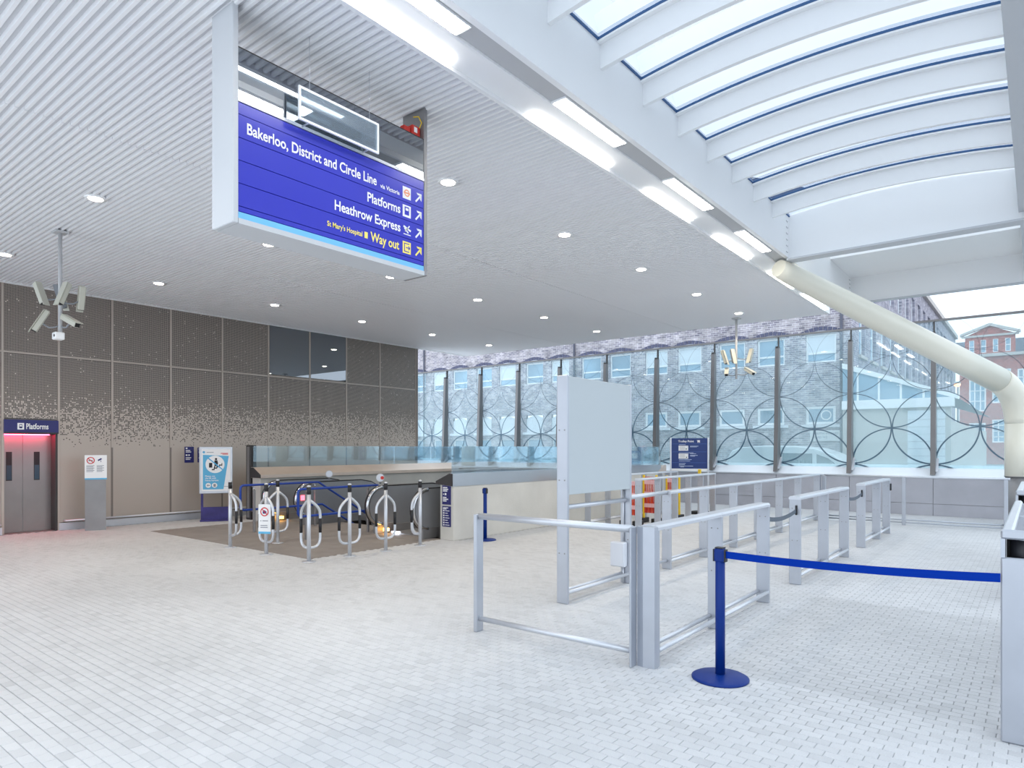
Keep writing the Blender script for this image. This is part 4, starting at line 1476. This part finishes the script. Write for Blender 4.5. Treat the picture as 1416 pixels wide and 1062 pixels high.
# barrier with belt cassette beside the open lane
def cassette_barrier(x0, x1, y0, y1, label, seg):
    t = thing('cassette_barrier', ((x0 + x1) / 2, y0, 0), label, 'barrier')
    B('end_plate', STEEL, t, x0, x1, y0, y0 + .03, 0, 1.07, bev=.008)
    B('side_panel', STEEL, t, x0 + .005, x0 + .02, y0 + .03, y0 + .22, 0, 1.2)
    B('side_panel', STEEL, t, x1 - .02, x1 - .005, y0 + .03, y0 + .22, 0, 1.2)
    B('head_plate', STEEL, t, x0, x1, y0, y0 + .03, 1.175, 1.23, bev=.01)
    B('head_jamb', STEEL, t, x0, x0 + .022, y0, y0 + .03, 1.068, 1.178)
    B('head_jamb', STEEL, t, x1 - .022, x1, y0, y0 + .03, 1.068, 1.178)
    cx = (x0 + x1) / 2
    MB().lathe((cx, y0 + .11, 1.02), [(.09, 0), (.09, .15)], 20).build('belt_cassette', BLACK, t)
    MB().lathe((cx, y0 + .11, 1.17), [(.095, 0), (.095, .012), (.085, .016)], 20).build('cassette_lid', POLISH, t)
    B('cassette_housing', DARKST, t, x0 + .022, x1 - .022, y0 + .205, y0 + .22, .9, 1.18)
    for k in range(len(seg)):
        ya, yb = seg[k]
        for x in (x0 + .03, x1 - .03):
            m = MB()
            m.prism([(x - .03, ya, 1.18), (x - .03, ya, 1.21), (x - .018, ya, 1.225), (x + .018, ya, 1.225), (x + .03, ya, 1.21), (x + .03, ya, 1.18)], (0, yb - ya - .004, 0))
            m.build('top_rail', STEELL, t)
        B('cross_plate', STEEL, t, x0, x1, yb - .03, yb - .004, 0, 1.2, bev=.006)
        for x in (x0 + .03, x1 - .03):
            MB().tube([(x, ya + .03, .12), (x, yb - .03, .12)], .02, 10).build('bottom_rail', STEELL, t)
    return t
cassette_barrier(-.172, .09, 4.76, 8.9, 'steel barrier with a black belt cassette that the blue belt clips to', [(4.79, 6.2), (6.2, 7.6)])
cassette_barrier(-.20, .06, 9.3, 12.0, 'steel cassette barrier standing between the cream column and the belt barrier', [(9.33, 10.7), (10.7, 12.0)])

# belt stanchions
def stanchion(x, y, label, dirx):
    t = thing('belt_stanchion', (x, y, 0), label, 'stanchion')
    MB().lathe((x, y, 0), [(.205, 0), (.205, .012), (.19, .02), (.06, .034), (.04, .036)], 36).build('base', BLUES, t)
    MB().tube([(x, y, .03), (x, y, .96)], .035, 18).build('post', BLUES, t)
    h = MB(); h.box(x - .037, x + .037, y - .037, y + .037, .86, .962, bev=.012); h.build('belt_head', BLUES, t)
    B('belt_slot', BLACK, t, x + dirx * .036, x + dirx * .047, y - .024, y + .024, .865, .955)
    B('belt_slot', BLACK, t, x - dirx * .036, x - dirx * .047, y - .024, y + .024, .865, .955)
    B('head_lid', BLACK, t, x - .03, x + .03, y - .03, y + .03, .963, .970)
    return t
s1 = stanchion(-1.84, 4.78, 'blue belt stanchion with its blue belt drawn across the open lane', 1)
mb = MB()
n = 12
P0, P1 = V(-1.795, 4.77, .893), V(-.172, 4.75, .925)
for i in range(n):
    a, b = i / n, (i + 1) / n
    pa, pb = P0.lerp(P1, a), P0.lerp(P1, b)
    pa.z -= .02 * 4 * a * (1 - a); pb.z -= .02 * 4 * b * (1 - b)
    U, W = V(0, 0, .052), V(0, .003, 0)
    mb.quad(pa, pb, pb + U, pa + U)
    mb.quad(pb + W, pa + W, pa + U + W, pb + U + W)
    mb.quad(pa + U, pb + U, pb + U + W, pa + U + W)
    mb.quad(pb, pa, pa + W, pb + W)
mb.build('belt', BELTB, s1)
stanchion(-8.02, 9.27, 'blue belt stanchion with no belt drawn beside the concrete parapet', -1)

# trolley sign
c = V(-7.55, 17.35, 0)
r_, n_ = facing((-7.55, 17.35))
f = Face(c, r_, n_)
RM = Matrix(((r_.x, -n_.x, 0), (r_.y, -n_.y, 0), (0, 0, 1)))
t = thing('trolley_sign', tuple(c), 'dark blue Trolley Point sign on posts before the glazed wall', 'sign')
for x in (-.50, .50):
    m = MB(); m.obox(f.p(x, 1.0), (.045, .05, 2.0), RM, .005); m.build('post', STEELL, t)
m = MB(); f.rect(m, -.48, .48, 1.14, 1.98, .012, .03); m.build('board', TROLB, t)
m = MB(); f.rect(m, -.48, .48, 1.08, 1.14, .012, .03); m.build('lower_strip', WHITEB, t)
f.text('lettering', 'Trolley Point', -.30, .12, 1.87, .055, TXTW, t, .015)
m = MB(); f.poly(m, [(.19, 1.925), (.21, 1.925), (.225, 1.885), (.275, 1.885), (.285, 1.92), (.22, 1.915)], .015); f.disc(m, .23, 1.865, .012, .015); f.disc(m, .27, 1.865, .012, .015); f.rect(m, .215, .28, 1.88, 1.925, .015); m.build('trolley_icon', TXTW, t)
m = MB()
for z in (1.82, 1.60, 1.30):
    f.rect(m, -.46, .46, z, z + .006, .014)
m.build('rule', mat('rule_blue', rgb(70, 110, 180), .5), t)
m = MB(); f.rect(m, -.29, -.03, 1.635, 1.775, .015); f.rect(m, -.29, -.03, 1.415, 1.555, .015); m.build('map_panel', WHITEB, t)
m = MB()
for (x0, x1, z) in ((.02, .24, 1.755), (.02, .20, 1.735), (-.28, -.10, 1.80), (-.28, .11, 1.57), (.02, .18, 1.545), (.02, .22, 1.50), (.02, .15, 1.48), (-.28, .06, 1.385), (-.28, .02, 1.345), (-.28, -.10, 1.275), (-.28, -.12, 1.24), (-.28, .10, 1.205), (-.24, -.14, 1.18)):
    f.rect(m, x0, x1, z, z + .012, .015)
m.build('print', mat('pale_blue_print', rgb(190, 205, 230), .5), t)
m = MB(); f.rect(m, -.10, -.07, 1.67, 1.695, .017); f.rect(m, -.09, -.06, 1.44, 1.465, .017); m.build('map_mark', TXTK, t)
m = MB()
for z0 in (1.65, 1.43):
    for k in range(4):
        f.rect(m, -.26, -.12, z0 + .02 + k * .024, z0 + .026 + k * .024, .0165)
m.build('map_print', TXTG, t)

# folded concertina barriers
def folded(x, y, label, top):
    t = thing('folded_barrier', (x, y, 0), label, 'barrier')
    for dx in (-.16, .16):
        B('end_post', YEL, t, x + dx - .02, x + dx + .02, y - .03, y + .03, .10, top, bev=.006)
        B('foot', BLACK, t, x + dx - .06, x + dx + .06, y - .16, y + .16, .0, .11, bev=.01)
    for k in range(7):
        xa = x - .13 + k * .043
        for s_ in (-1, 1):
            y_ = y + s_ * (.012 + .004 * (k % 2))
            m = MB()
            m.prism([(xa - .011, y_ - .004, .22), (xa + .011, y_ - .004, .22), (xa + .011 + s_ * .02, y_ - .004, top - .04), (xa - .011 + s_ * .02, y_ - .004, top - .04)], (0, .008, 0))
            sl = m.build('lattice_slat', (ORANGE, RED)[k % 2], t)
            for z in (.35, .62, .88):
                B('pale_band', PINKW, sl, xa - .02 + s_ * .01, xa + .02 + s_ * .012, y_ - .006, y_ + .006, z, z + .09)
    return t
folded(-7.05, 13.1, 'shortest folded red lattice barrier with yellow ends, beside the blank board', .98)
folded(-6.95, 13.8, 'tallest folded red lattice barrier with yellow ends, between two others', 1.09)
folded(-6.9, 14.9, 'folded red lattice barrier with yellow ends, closest to the trolley sign', 1.04)
t = thing('yellow_post', (-6.85, 16.4, 0), 'free-standing yellow barrier post with black foot near the trolley sign', 'post')
B('shaft', YEL, t, -6.89, -6.82, 16.36, 16.43, .08, 1.16, bev=.008)
B('foot', BLACK, t, -7.05, -6.65, 16.25, 16.55, 0, .08, bev=.015)
B('latch', BLACK, t, -6.82, -6.78, 16.36, 16.42, .85, .98, bev=.006)

# ================================================================== CREAM STRUT
t = thing('raking_column', (-.33, 18.2, 0), 'cream tubular column bending into a long raking strut under the roof', 'column')
pts = [V(-.33, 18.2, 1.08), V(-.33, 18.2, 2.30)]
c0 = V(-.33, 18.2, 2.75)
end = V(-3.50, 11.75, 4.80)
# smooth elbow
knee = V(-.36, 18.15, 2.98)
dirn = (end - knee).normalized()
A0, A1 = V(-.33, 18.2, 2.25), knee + dirn * .75
el = []
for i in range(1, 10):
    u = i / 10
    el.append(A0 * (1 - u) ** 2 + knee * 2 * u * (1 - u) + A1 * u * u)
MB().tube([V(-.33, 18.2, 1.08), A0], .262, 32).build('column_shaft', CREAM, t)
MB().tube([A0 + V(0, 0, .004)] + el + [A1], .262, 32).build('elbow', CREAM, t)
raker = [A1.lerp(end, u) for u in (0.003, .25, .5, .75, .9, .97, 1.0)]
MB().tube(raker, [.262, .245, .225, .20, .18, .165, .15], 32).build('raking_tube', CREAM, t)
MB().tube([V(-.33, 18.2, 0), V(-.33, 18.2, 1.08)], [.17, .25], 28).build('steel_foot', STEELD, t)
MB().tube([V(-.33, 18.2, 1.076), V(-.33, 18.2, 1.09)], .266, 28).build('collar', STEELD, t)
B('bracket', BLACK, t, -.30, -.10, 17.90, 17.97, .84, .98, bev=.02)

# ================================================================== CCTV
def basis(d):
    d = Vector(d).normalized()
    x = d.cross(V(0, 0, 1)).normalized()
    return Matrix((x, d, x.cross(d))).transposed()
def cctv(x, y, z0, label, cams, boxcam):
    t = thing('camera_cluster', (x, y, z0), label, 'cctv camera')
    MB().tube([(x, y, z0), (x, y, CZ)], .028, 12).build('pole', GREYP, t)
    B('ceiling_plate', GREYP, t, x - .09, x + .09, y - .09, y + .09, CZ - .03, CZ, bev=.006)
    for (off, d, m_) in cams:
        c = V(x, y, 0) + Vector(off)
        c.z = off[2]
        R = basis(d)
        h = MB(); h.obox(c, (.085, .36, .08), R, .012); h = h.build('camera_housing', m_, t)
        dn = Vector(d).normalized()
        m = MB(); m.obox(c + R @ V(0, .03, .045), (.098, .40, .01), R); m.build('sun_shield', CAMB, h)
        m = MB(); m.obox(c + dn * .182, (.07, .006, .062), R); m.build('lens_window', BLACK, h)
        a = V(x, y, c.z - .06)
        mid = a.lerp(c, .6) + V(0, 0, -.07)
        MB().tube([a, a.lerp(mid, .6) + V(0, 0, -.01), mid, c - V(0, 0, .03)], .012, 8).build('bracket_arm', CAMG, t)
    if boxcam:
        m = MB(); m.obox(V(x + .02, y - .03, z0 - .04), (.14, .13, .11), None, .012); b_ = m.build('box_camera', WHITE, t)
        MB().tube([(x + .06, y - .093, z0 - .04), (x + .06, y - .10, z0 - .04)], .02, 12).build('lens', BLACK, b_)
# hall right vector and view vector for placing the housings around each pole
rv, fv = V(.782, .623, 0), V(-.623, .782, 0)
def rel(a, b, z):
    p = rv * a + fv * b
    return (p.x, p.y, z)
def dr(a, b, z):
    p = rv * a + fv * b
    return (p.x, p.y, z)
cctv(-11.5, 3.54, 3.42, 'cluster of seven pale cctv cameras on a ceiling pole before the lift wall', [
    (rel(-.27, -.05, 4.02), dr(.42, -.15, -.9), CAMB), (rel(-.10, .14, 4.02), dr(.05, .35, -.9), CAMG), (rel(.14, -.12, 4.00), dr(-.12, -.35, -.9), CAMB), (rel(.29, .05, 3.97), dr(-.3, .3, -.95), CAMB),
    (rel(-.22, -.10, 3.60), dr(-.35, -.25, -.80), CAMB), (rel(.20, -.08, 3.60), dr(.85, -.35, -.42), CAMB)], True)
cctv(-5.92, 16.45, 3.44, 'cluster of five cream cctv cameras on a ceiling pole near the glazed wall', [
    (rel(-.32, -.05, 3.98), dr(.22, -.2, -.9), CAMB), (rel(-.12, -.1, 4.0), dr(.08, -.3, -.95), CAMG), (rel(.34, -.05, 4.02), dr(-.3, -.2, -.9), CAMB),
    (rel(-.28, -.12, 3.60), dr(-.28, -.75, -.45), CAMB), (rel(.28, -.12, 3.62), dr(.25, -.8, -.42), CAMB)], False)

# ================================================================== OUTSIDE
struct(MB().box(-70, 60, 20.1, 160, -.45, -.25).build('street', ASPH))
struct(MB().box(3.2, 40, -30, 20.1, -.45, -.26).build('forecourt', ASPH))
FYB = 27.0
t = thing('brick_building', (-20, FYB, -.25), 'long brown brick building with arched windows facing the glazed wall', 'building')
wins = [(-27.32, -26.33), (-25.77, -24.67), (-23.98, -22.89), (-22.39, -21.27), (-20.6, -19.5), (-19.02, -17.94), (-17.23, -16.14), (-15.67, -14.58), (-13.85, -12.76), (-12.29, -11.21), (-10.45, -9.36), (-8.87, -7.8), (-7.03, -5.94), (-30.6, -29.5), (-29.05, -27.95)]
f = Face((0, FYB, 0), (1, 0, 0), (0, -1, 0))
holes = [(a, b, 4.97, 6.05) for a, b in wins]
lowL = [w_ for w_ in wins if w_[1] < -15]
lowR = [w_ for w_ in wins if w_[1] >= -15 and w_[0] > -14]
holes += [(a + .02, b - .02, 2.52, 3.38) for a, b in lowL]
holes += [(a + .05, b - .05, .2, 2.2) for a, b in lowL]
holes += [(a + .02, b - .02, 2.62, 3.30) for a, b in lowR]
m = MB()
holed(m, f, -34, -5.4, -.25, 11.2, holes, .18)
m.build('wall', BRICKX, t)
B('coping', STONE, t, -34, -5.3, FYB - .12, FYB + .3, 11.2, 11.45)
for (a, b) in wins:
    # upper sash window
    o = MB(); d = FYB + .12
    for (x0, x1, z0, z1) in ((a, b, 4.97, 5.04), (a, b, 5.98, 6.05), (a, a + .07, 5.04, 5.98), (b - .07, b, 5.04, 5.98), (a + .07, b - .07, 5.30, 5.37)):
        o.box(x0, x1, d - .03, d + .03, z0, z1)
    wn = o.build('window', WHITE, t)
    B('pane', WGLASS, wn, a + .07, b - .07, d, d + .02, 5.04, 5.30)
    B('pane', (BLIND if random.random() < .45 else WGLASS), wn, a + .07, b - .07, d, d + .02, 5.37, 5.98)
    # segmental brick arch
    w_, cx = b - a + .3, (a + b) / 2
    arcp = MB()
    R = 1.55
    h0 = R * math.cos(math.asin(min(1, w_ / 2 / R)))
    n = 9
    th = math.asin(w_ / 2 / R)
    for i in range(n):
        a0, a1 = -th + 2 * th * i / n + .008, -th + 2 * th * (i + 1) / n - .008
        q = [(cx + R * math.sin(a0), 6.02 - h0 + R * math.cos(a0)), (cx + R * math.sin(a1), 6.02 - h0 + R * math.cos(a1)),
             (cx + (R + .15) * math.sin(a1), 6.02 - h0 + (R + .15) * math.cos(a1)), (cx + (R + .15) * math.sin(a0), 6.02 - h0 + (R + .15) * math.cos(a0))]
        f.poly(arcp, q, .02, .04)
    arcp.build('arch', VOUSS, t)
    lun = MB()
    R2 = R - .005
    pts2 = [(cx - w_ / 2 + .16, 6.06)] + [(cx + R2 * math.sin(x_), 6.02 - h0 + R2 * math.cos(x_)) for x_ in [-th * .72 + 1.44 * th * i / 8 for i in range(9)]] + [(cx + w_ / 2 - .16, 6.06)]
    f.poly(lun, pts2, .008, .03)
    lun.build('arch_infill', BLIND, t)
for (a, b) in lowL:
    o = MB()
    cx = (a + b) / 2
    f.poly(o, [(a, 2.52), (b, 2.52), (b, 3.20), (cx + .25, 3.33), (cx, 3.37), (cx - .25, 3.33), (a, 3.20)], -.06, .06)
    o.build('boarded_window', BLIND, t)
    B('window_sill', STONE if False else SILLW, t, a - .12, b + .12, FYB - .10, FYB + .02, 2.40, 2.52)
    o = MB(); d = FYB + .12
    for (x0, x1, z0, z1) in ((a + .05, b - .05, .2, .27), (a + .05, b - .05, 2.13, 2.2), (a + .05, a + .12, .27, 2.13), (b - .12, b - .05, .27, 2.13)):
        o.box(x0, x1, d - .03, d + .03, z0, z1)
    wn = o.build('window', WHITE, t)
    B('pane', WGLASS, wn, a + .12, b - .12, d, d + .02, .27, 2.13)
for (a, b) in lowR:
    o = MB(); d = FYB + .05
    for (x0, x1, z0, z1) in ((a + .02, b - .02, 2.62, 2.71), (a + .02, b - .02, 3.21, 3.30), (a + .02, a + .11, 2.71, 3.21), (b - .11, b - .02, 2.71, 3.21)):
        o.box(x0, x1, d - .03, d + .03, z0, z1)
    wn = o.build('window', WHITE, t)
    B('pane', WGLASS, wn, a + .11, b - .11, d, d + .02, 2.71, 3.21)
    B('window_sill', SILLW, t, a - .14, b + .14, FYB - .10, FYB + .02, 2.50, 2.60)
    if a > -7.5:
        m = MB(); f.ring(m, b - .36, 2.96, .15, .19, -.03); m.build('extract_fan', WHITE, wn)
MB().tube([(-17.6, FYB - .08, -.2), (-17.6, FYB - .08, 11)], .05, 8).build('downpipe', SLATE, t)
MB().tube([(-5.75, FYB - .08, -.2), (-5.75, FYB - .08, 11)], .05, 8).build('downpipe', SLATE, t)
MB().tube([(-28.0, FYB - .08, -.2), (-28.0, FYB - .08, 11)], .05, 8).build('downpipe', SLATE, t)
# wing going away along the street
WY1 = 66.0
fw = Face((-5.4, 0, 0), (0, 1, 0), (1, 0, 0))
hw = []
k = 0
y = 28.2
while y < WY1 - 2:
    hw += [(y, y + 1.1, 8.35, 9.95), (y, y + 1.1, 5.3, 7.4)]
    y += 2.25
m = MB()
holed(m, fw, FYB, WY1, -.25, 10.75, hw, .2)
m.quad((-5.4, WY1, -.25), (-14, WY1, -.25), (-14, WY1, 10.75), (-5.4, WY1, 10.75))
m.build('wing_wall', BRICKY, t)
MB().box(-5.55, -5.22, FYB, WY1, 10.75, 11.05).build('cornice', STONE, t)
MB().prism([(-5.5, FYB, 11.05), (-9.5, FYB, 12.9), (-13.5, FYB, 11.05)], (0, WY1 - FYB, 0)).build('roof', SLATE, t)
for (a, b, c_, d) in hw:
    o = MB()
    x = -5.55
    for (y0, y1, z0, z1) in ((a, b, c_, c_ + .08), (a, b, d - .08, d), (a, a + .08, c_ + .08, d - .08), (b - .08, b, c_ + .08, d - .08), (a + .08, b - .08, (c_ + d) / 2 - .04, (c_ + d) / 2 + .04)):
        o.box(x - .03, x + .03, y0, y1, z0, z1)
    wn = o.build('window', WHITE, t)
    B('pane', WGLASS, wn, x - .02, x, a + .08, b - .08, c_ + .08, d - .08)
    if c_ < 6:
        o = MB()
        for i in range(7):
            a0, a1 = PI * i / 7, PI * (i + 1) / 7
            cy = (a + b) / 2
            q = [(cy + .6 * math.cos(a0), d - .1 + .42 * math.sin(a0)), (cy + .6 * math.cos(a1), d - .1 + .42 * math.sin(a1)), (cy + .78 * math.cos(a1), d - .1 + .6 * math.sin(a1)), (cy + .78 * math.cos(a0), d - .1 + .6 * math.sin(a0))]
            fw.poly(o, q, .03, .04)
        o.build('arch', VOUSS, t)
        B('window_sill', STONE, t, -5.42, -5.3, a - .1, b + .1, c_ - .12, c_)

# low glazed shed in the corner between wing and street
t = thing('lean_to_shed', (-3.6, 29, -.25), 'low lean-to shed with a white fascia below the brick wing', 'shed')
B('front_wall', BUFF, t, -5.38, -2.2, 25.4, 25.6, -.25, 3.05)
B('white_fascia', WHITE, t, -5.38, -2.1, 25.25, 25.45, 3.05, 3.35)
B('side_wall', BUFF, t, -2.4, -2.2, 25.6, 44, -.25, 2.6)
m = MB().prism([(-5.38, 25.4, 3.35), (-5.38, 25.4, 4.55), (-5.30, 25.4, 4.55), (-2.15, 25.4, 3.36)], (0, .06, 0))
m.build('gable_glazing', WGLASS, t)
m = MB().prism([(-5.38, 25.3, 4.50), (-5.38, 25.3, 4.68), (-2.0, 25.3, 3.42), (-2.0, 25.3, 3.28)], (0, .25, 0))
m.build('white_verge', WHITE, t)
MB().quad((-5.38, 25.4, 4.6), (-2.05, 25.4, 3.36), (-2.05, 44, 3.36), (-5.38, 44, 4.6)).build('roof_sheet', mat('teal_roof', rgb(170, 190, 196), .5), t)
for k in range(4):
    x = -4.9 + k * .65
    B('glazing_bar', WHITE, t, x - .03, x + .03, 25.37, 25.42, 3.35, 3.45 + (-2.2 - x) * .37)
B('roller_door', BLIND, t, -3.4, -2.35, 25.36, 25.40, -.2, 2.95)
for k in range(12):
    B('door_slat', GREYP, t, -3.4, -2.35, 25.35, 25.362, .0 + k * .24, .02 + k * .24)

# street name plate
t = thing('street_name_plate', (-6.15, FYB - .03, 2.0), 'white street name plate on the brick wall below the last window', 'sign')
fp = Face((-6.85, FYB - .05, 1.98), (1, 0, 0), (0, -1, 0))
m = MB(); fp.rect(m, 0, 1.1, 0, .40, .02, .03); m.build('plate', WHITEB, t)
fp.text('lettering', 'SOUTH WHARF', .1, 1.0, .24, .085, TXTG, t, .022)
fp.text('lettering', 'ROAD W2', .1, .62, .10, .085, TXTG, t, .022)

# red brick building at the end of the street
RY = 100.0
def at_red(px, py):
    u, v = (px - 708.0) / 914.0, (620.0 - py) / 914.0
    sn, cs = math.sin(YAW), math.cos(YAW)
    k = RY / (cs + sn * u)
    return ((-sn + cs * u) * k, CAM_H + v * k)
def red_rect(x0, x1, y0, y1):
    a, b = at_red((x0 + x1) / 2, y0)[1], at_red((x0 + x1) / 2, y1)[1]
    return (at_red(x0, y0)[0], at_red(x1, y0)[0], min(a, b), max(a, b))
gl, gr = at_red(1331, 480)[0], at_red(1408, 480)[0]
ze, zp, zc = at_red(1370, 463)[1], at_red(1369, 447)[1], at_red(1370, 492)[1]
gc = (gl + gr) / 2
t = thing('red_brick_building', (gc, RY, -.25), 'red brick gabled building with white sash windows at the end of the street', 'building')
f = Face((0, RY, 0), (1, 0, 0), (0, -1, 0))
hb = [red_rect(1340, 1363.6, 512, 569), red_rect(1372, 1398, 510, 557), red_rect(1407, 1432, 509, 556), red_rect(1340, 1363, 585, 612), red_rect(1372, 1398, 580, 612)]
hb2 = [red_rect(a, b, c_, d) for a, b, c_, d in ((1340, 1347.2, 471, 489), (1356, 1363.6, 470.5, 488), (1372.8, 1380.4, 470, 487), (1390, 1397.8, 469, 486))]
hb2 = [(a, b, hb2[0][2], hb2[0][3]) for a, b, c_, d in hb2]
m = MB()
holed(m, f, gl - .3, gr + 14, -.25, zc, hb, .25)
m.build('wall', BRICKR, t)
m = MB()
holed(m, f, gl + .25, gr - .25, zc + .2, ze, hb2, .25)
m.poly([(gl + .25, RY, ze), (gr - .25, RY, ze), (gc, RY, zp - .3)])
m.build('gable_wall', BRICKR, t)
B('cornice', STONE, t, gl - .5, gr + 14, RY - .45, RY + .1, zc - .1, zc + .25)
B('gable_string', STONE, t, gl - .1, gr + .1, RY - .2, RY + .1, ze - .18, ze + .05)
for e_ in (gl - .25, gr + .25):
    MB().prism([(e_, RY - .4, ze), (e_, RY - .4, ze + .3), (gc, RY - .4, zp), (gc, RY - .4, zp - .35)], (0, .6, 0)).build('gable_coping', STONE, t)
MB().prism([(gl - 1.2, RY + .4, zc), (gl - 1.2, RY + 5, zc + 2.6), (gl - 1.2, RY + 10, zc)], (gr - gl + 15, 0, 0)).build('roof', SLATE, t)
for (a, b, c_, d) in hb + hb2:
    o = MB(); dd = RY + .12
    fw_ = .16 if b - a > 1.2 else .08
    for (x0, x1, z0, z1) in ((a, b, c_, c_ + fw_), (a, b, d - fw_, d), (a, a + fw_, c_ + fw_, d - fw_), (b - fw_, b, c_ + fw_, d - fw_)):
        o.box(x0, x1, dd - .05, dd + .05, z0, z1)
    nx_ = 3 if b - a > 1.2 else 1
    nz_ = 4 if b - a > 1.2 else 2
    for i in range(1, nx_):
        x = a + (b - a) * i / nx_
        o.box(x - .06, x + .06, dd - .03, dd + .03, c_ + fw_, d - fw_)
    for i in range(1, nz_):
        z = c_ + (d - c_) * i / nz_
        o.box(a + fw_, b - fw_, dd - .03, dd + .03, z - .05, z + .05)
    wn = o.build('window', WHITE, t)
    B('pane', WGLASS, wn, a + fw_, b - fw_, dd + .035, dd + .05, c_ + fw_, d - fw_)

# street lamp
t = thing('street_lamp', (-3.64, 46, -.25), 'street lamp glowing orange in front of the red brick building', 'street lamp')
MB().tube([(-3.64, 46, -.25), (-3.64, 46, 5.05), (-3.64, 45.95, 5.25), (-3.64, 45.75, 5.38)], [.08, .06, .05, .05], 10).build('post', GREYP, t)
B('lantern', GREYP, t, -3.80, -3.48, 45.2, 45.8, 5.40, 5.50, bev=.03)
MB().sphere((-3.64, 45.5, 5.34), .17, 14, 8, (1, 1.5, .7)).build('lamp_bowl', E_SODIUM, t)

# parked van
VY = 22.6
t = thing('parked_van', (-6.5, VY + .9, -.25), 'white van parked outside behind the printed glass', 'van')
prof = [(-8.55, .05), (-8.62, .6), (-8.5, 1.25), (-8.3, 1.62), (-8.0, 1.74), (-7.2, 1.79), (-6.2, 1.78), (-5.6, 1.70), (-5.1, 1.52), (-4.55, 1.12), (-3.95, .95), (-3.75, .75), (-3.68, .1), (-3.72, .02)]
m = MB().prism([(x, VY, z) for x, z in prof], (0, 1.75, 0))
bd = m.build('body', VANW, t)
bv = bd.modifiers.new('bevel', 'BEVEL'); bv.width = .09; bv.segments = 3; bv.limit_method = 'ANGLE'
m = MB().prism([(-5.55, VY - .005, 1.10), (-5.55, VY - .005, 1.52), (-5.2, VY - .005, 1.38), (-4.85, VY - .005, 1.10)], (0, .012, 0)); m.build('side_window', DGLASS, t)
m = MB().prism([(-6.6, VY - .005, 1.10), (-6.6, VY - .005, 1.55), (-5.68, VY - .005, 1.53), (-5.68, VY - .005, 1.10)], (0, .012, 0)); m.build('side_window', DGLASS, t)
for x in (-7.8, -4.5):
    for yy in (VY - .03, VY + 1.6):
        MB().tube([(x, yy, .07), (x, yy + .18, .07)], .32, 20).build('wheel', RUBBER, t)
B('door_mirror', BLACK, t, -5.0, -4.88, VY - .18, VY - .02, 1.05, 1.22, bev=.02)
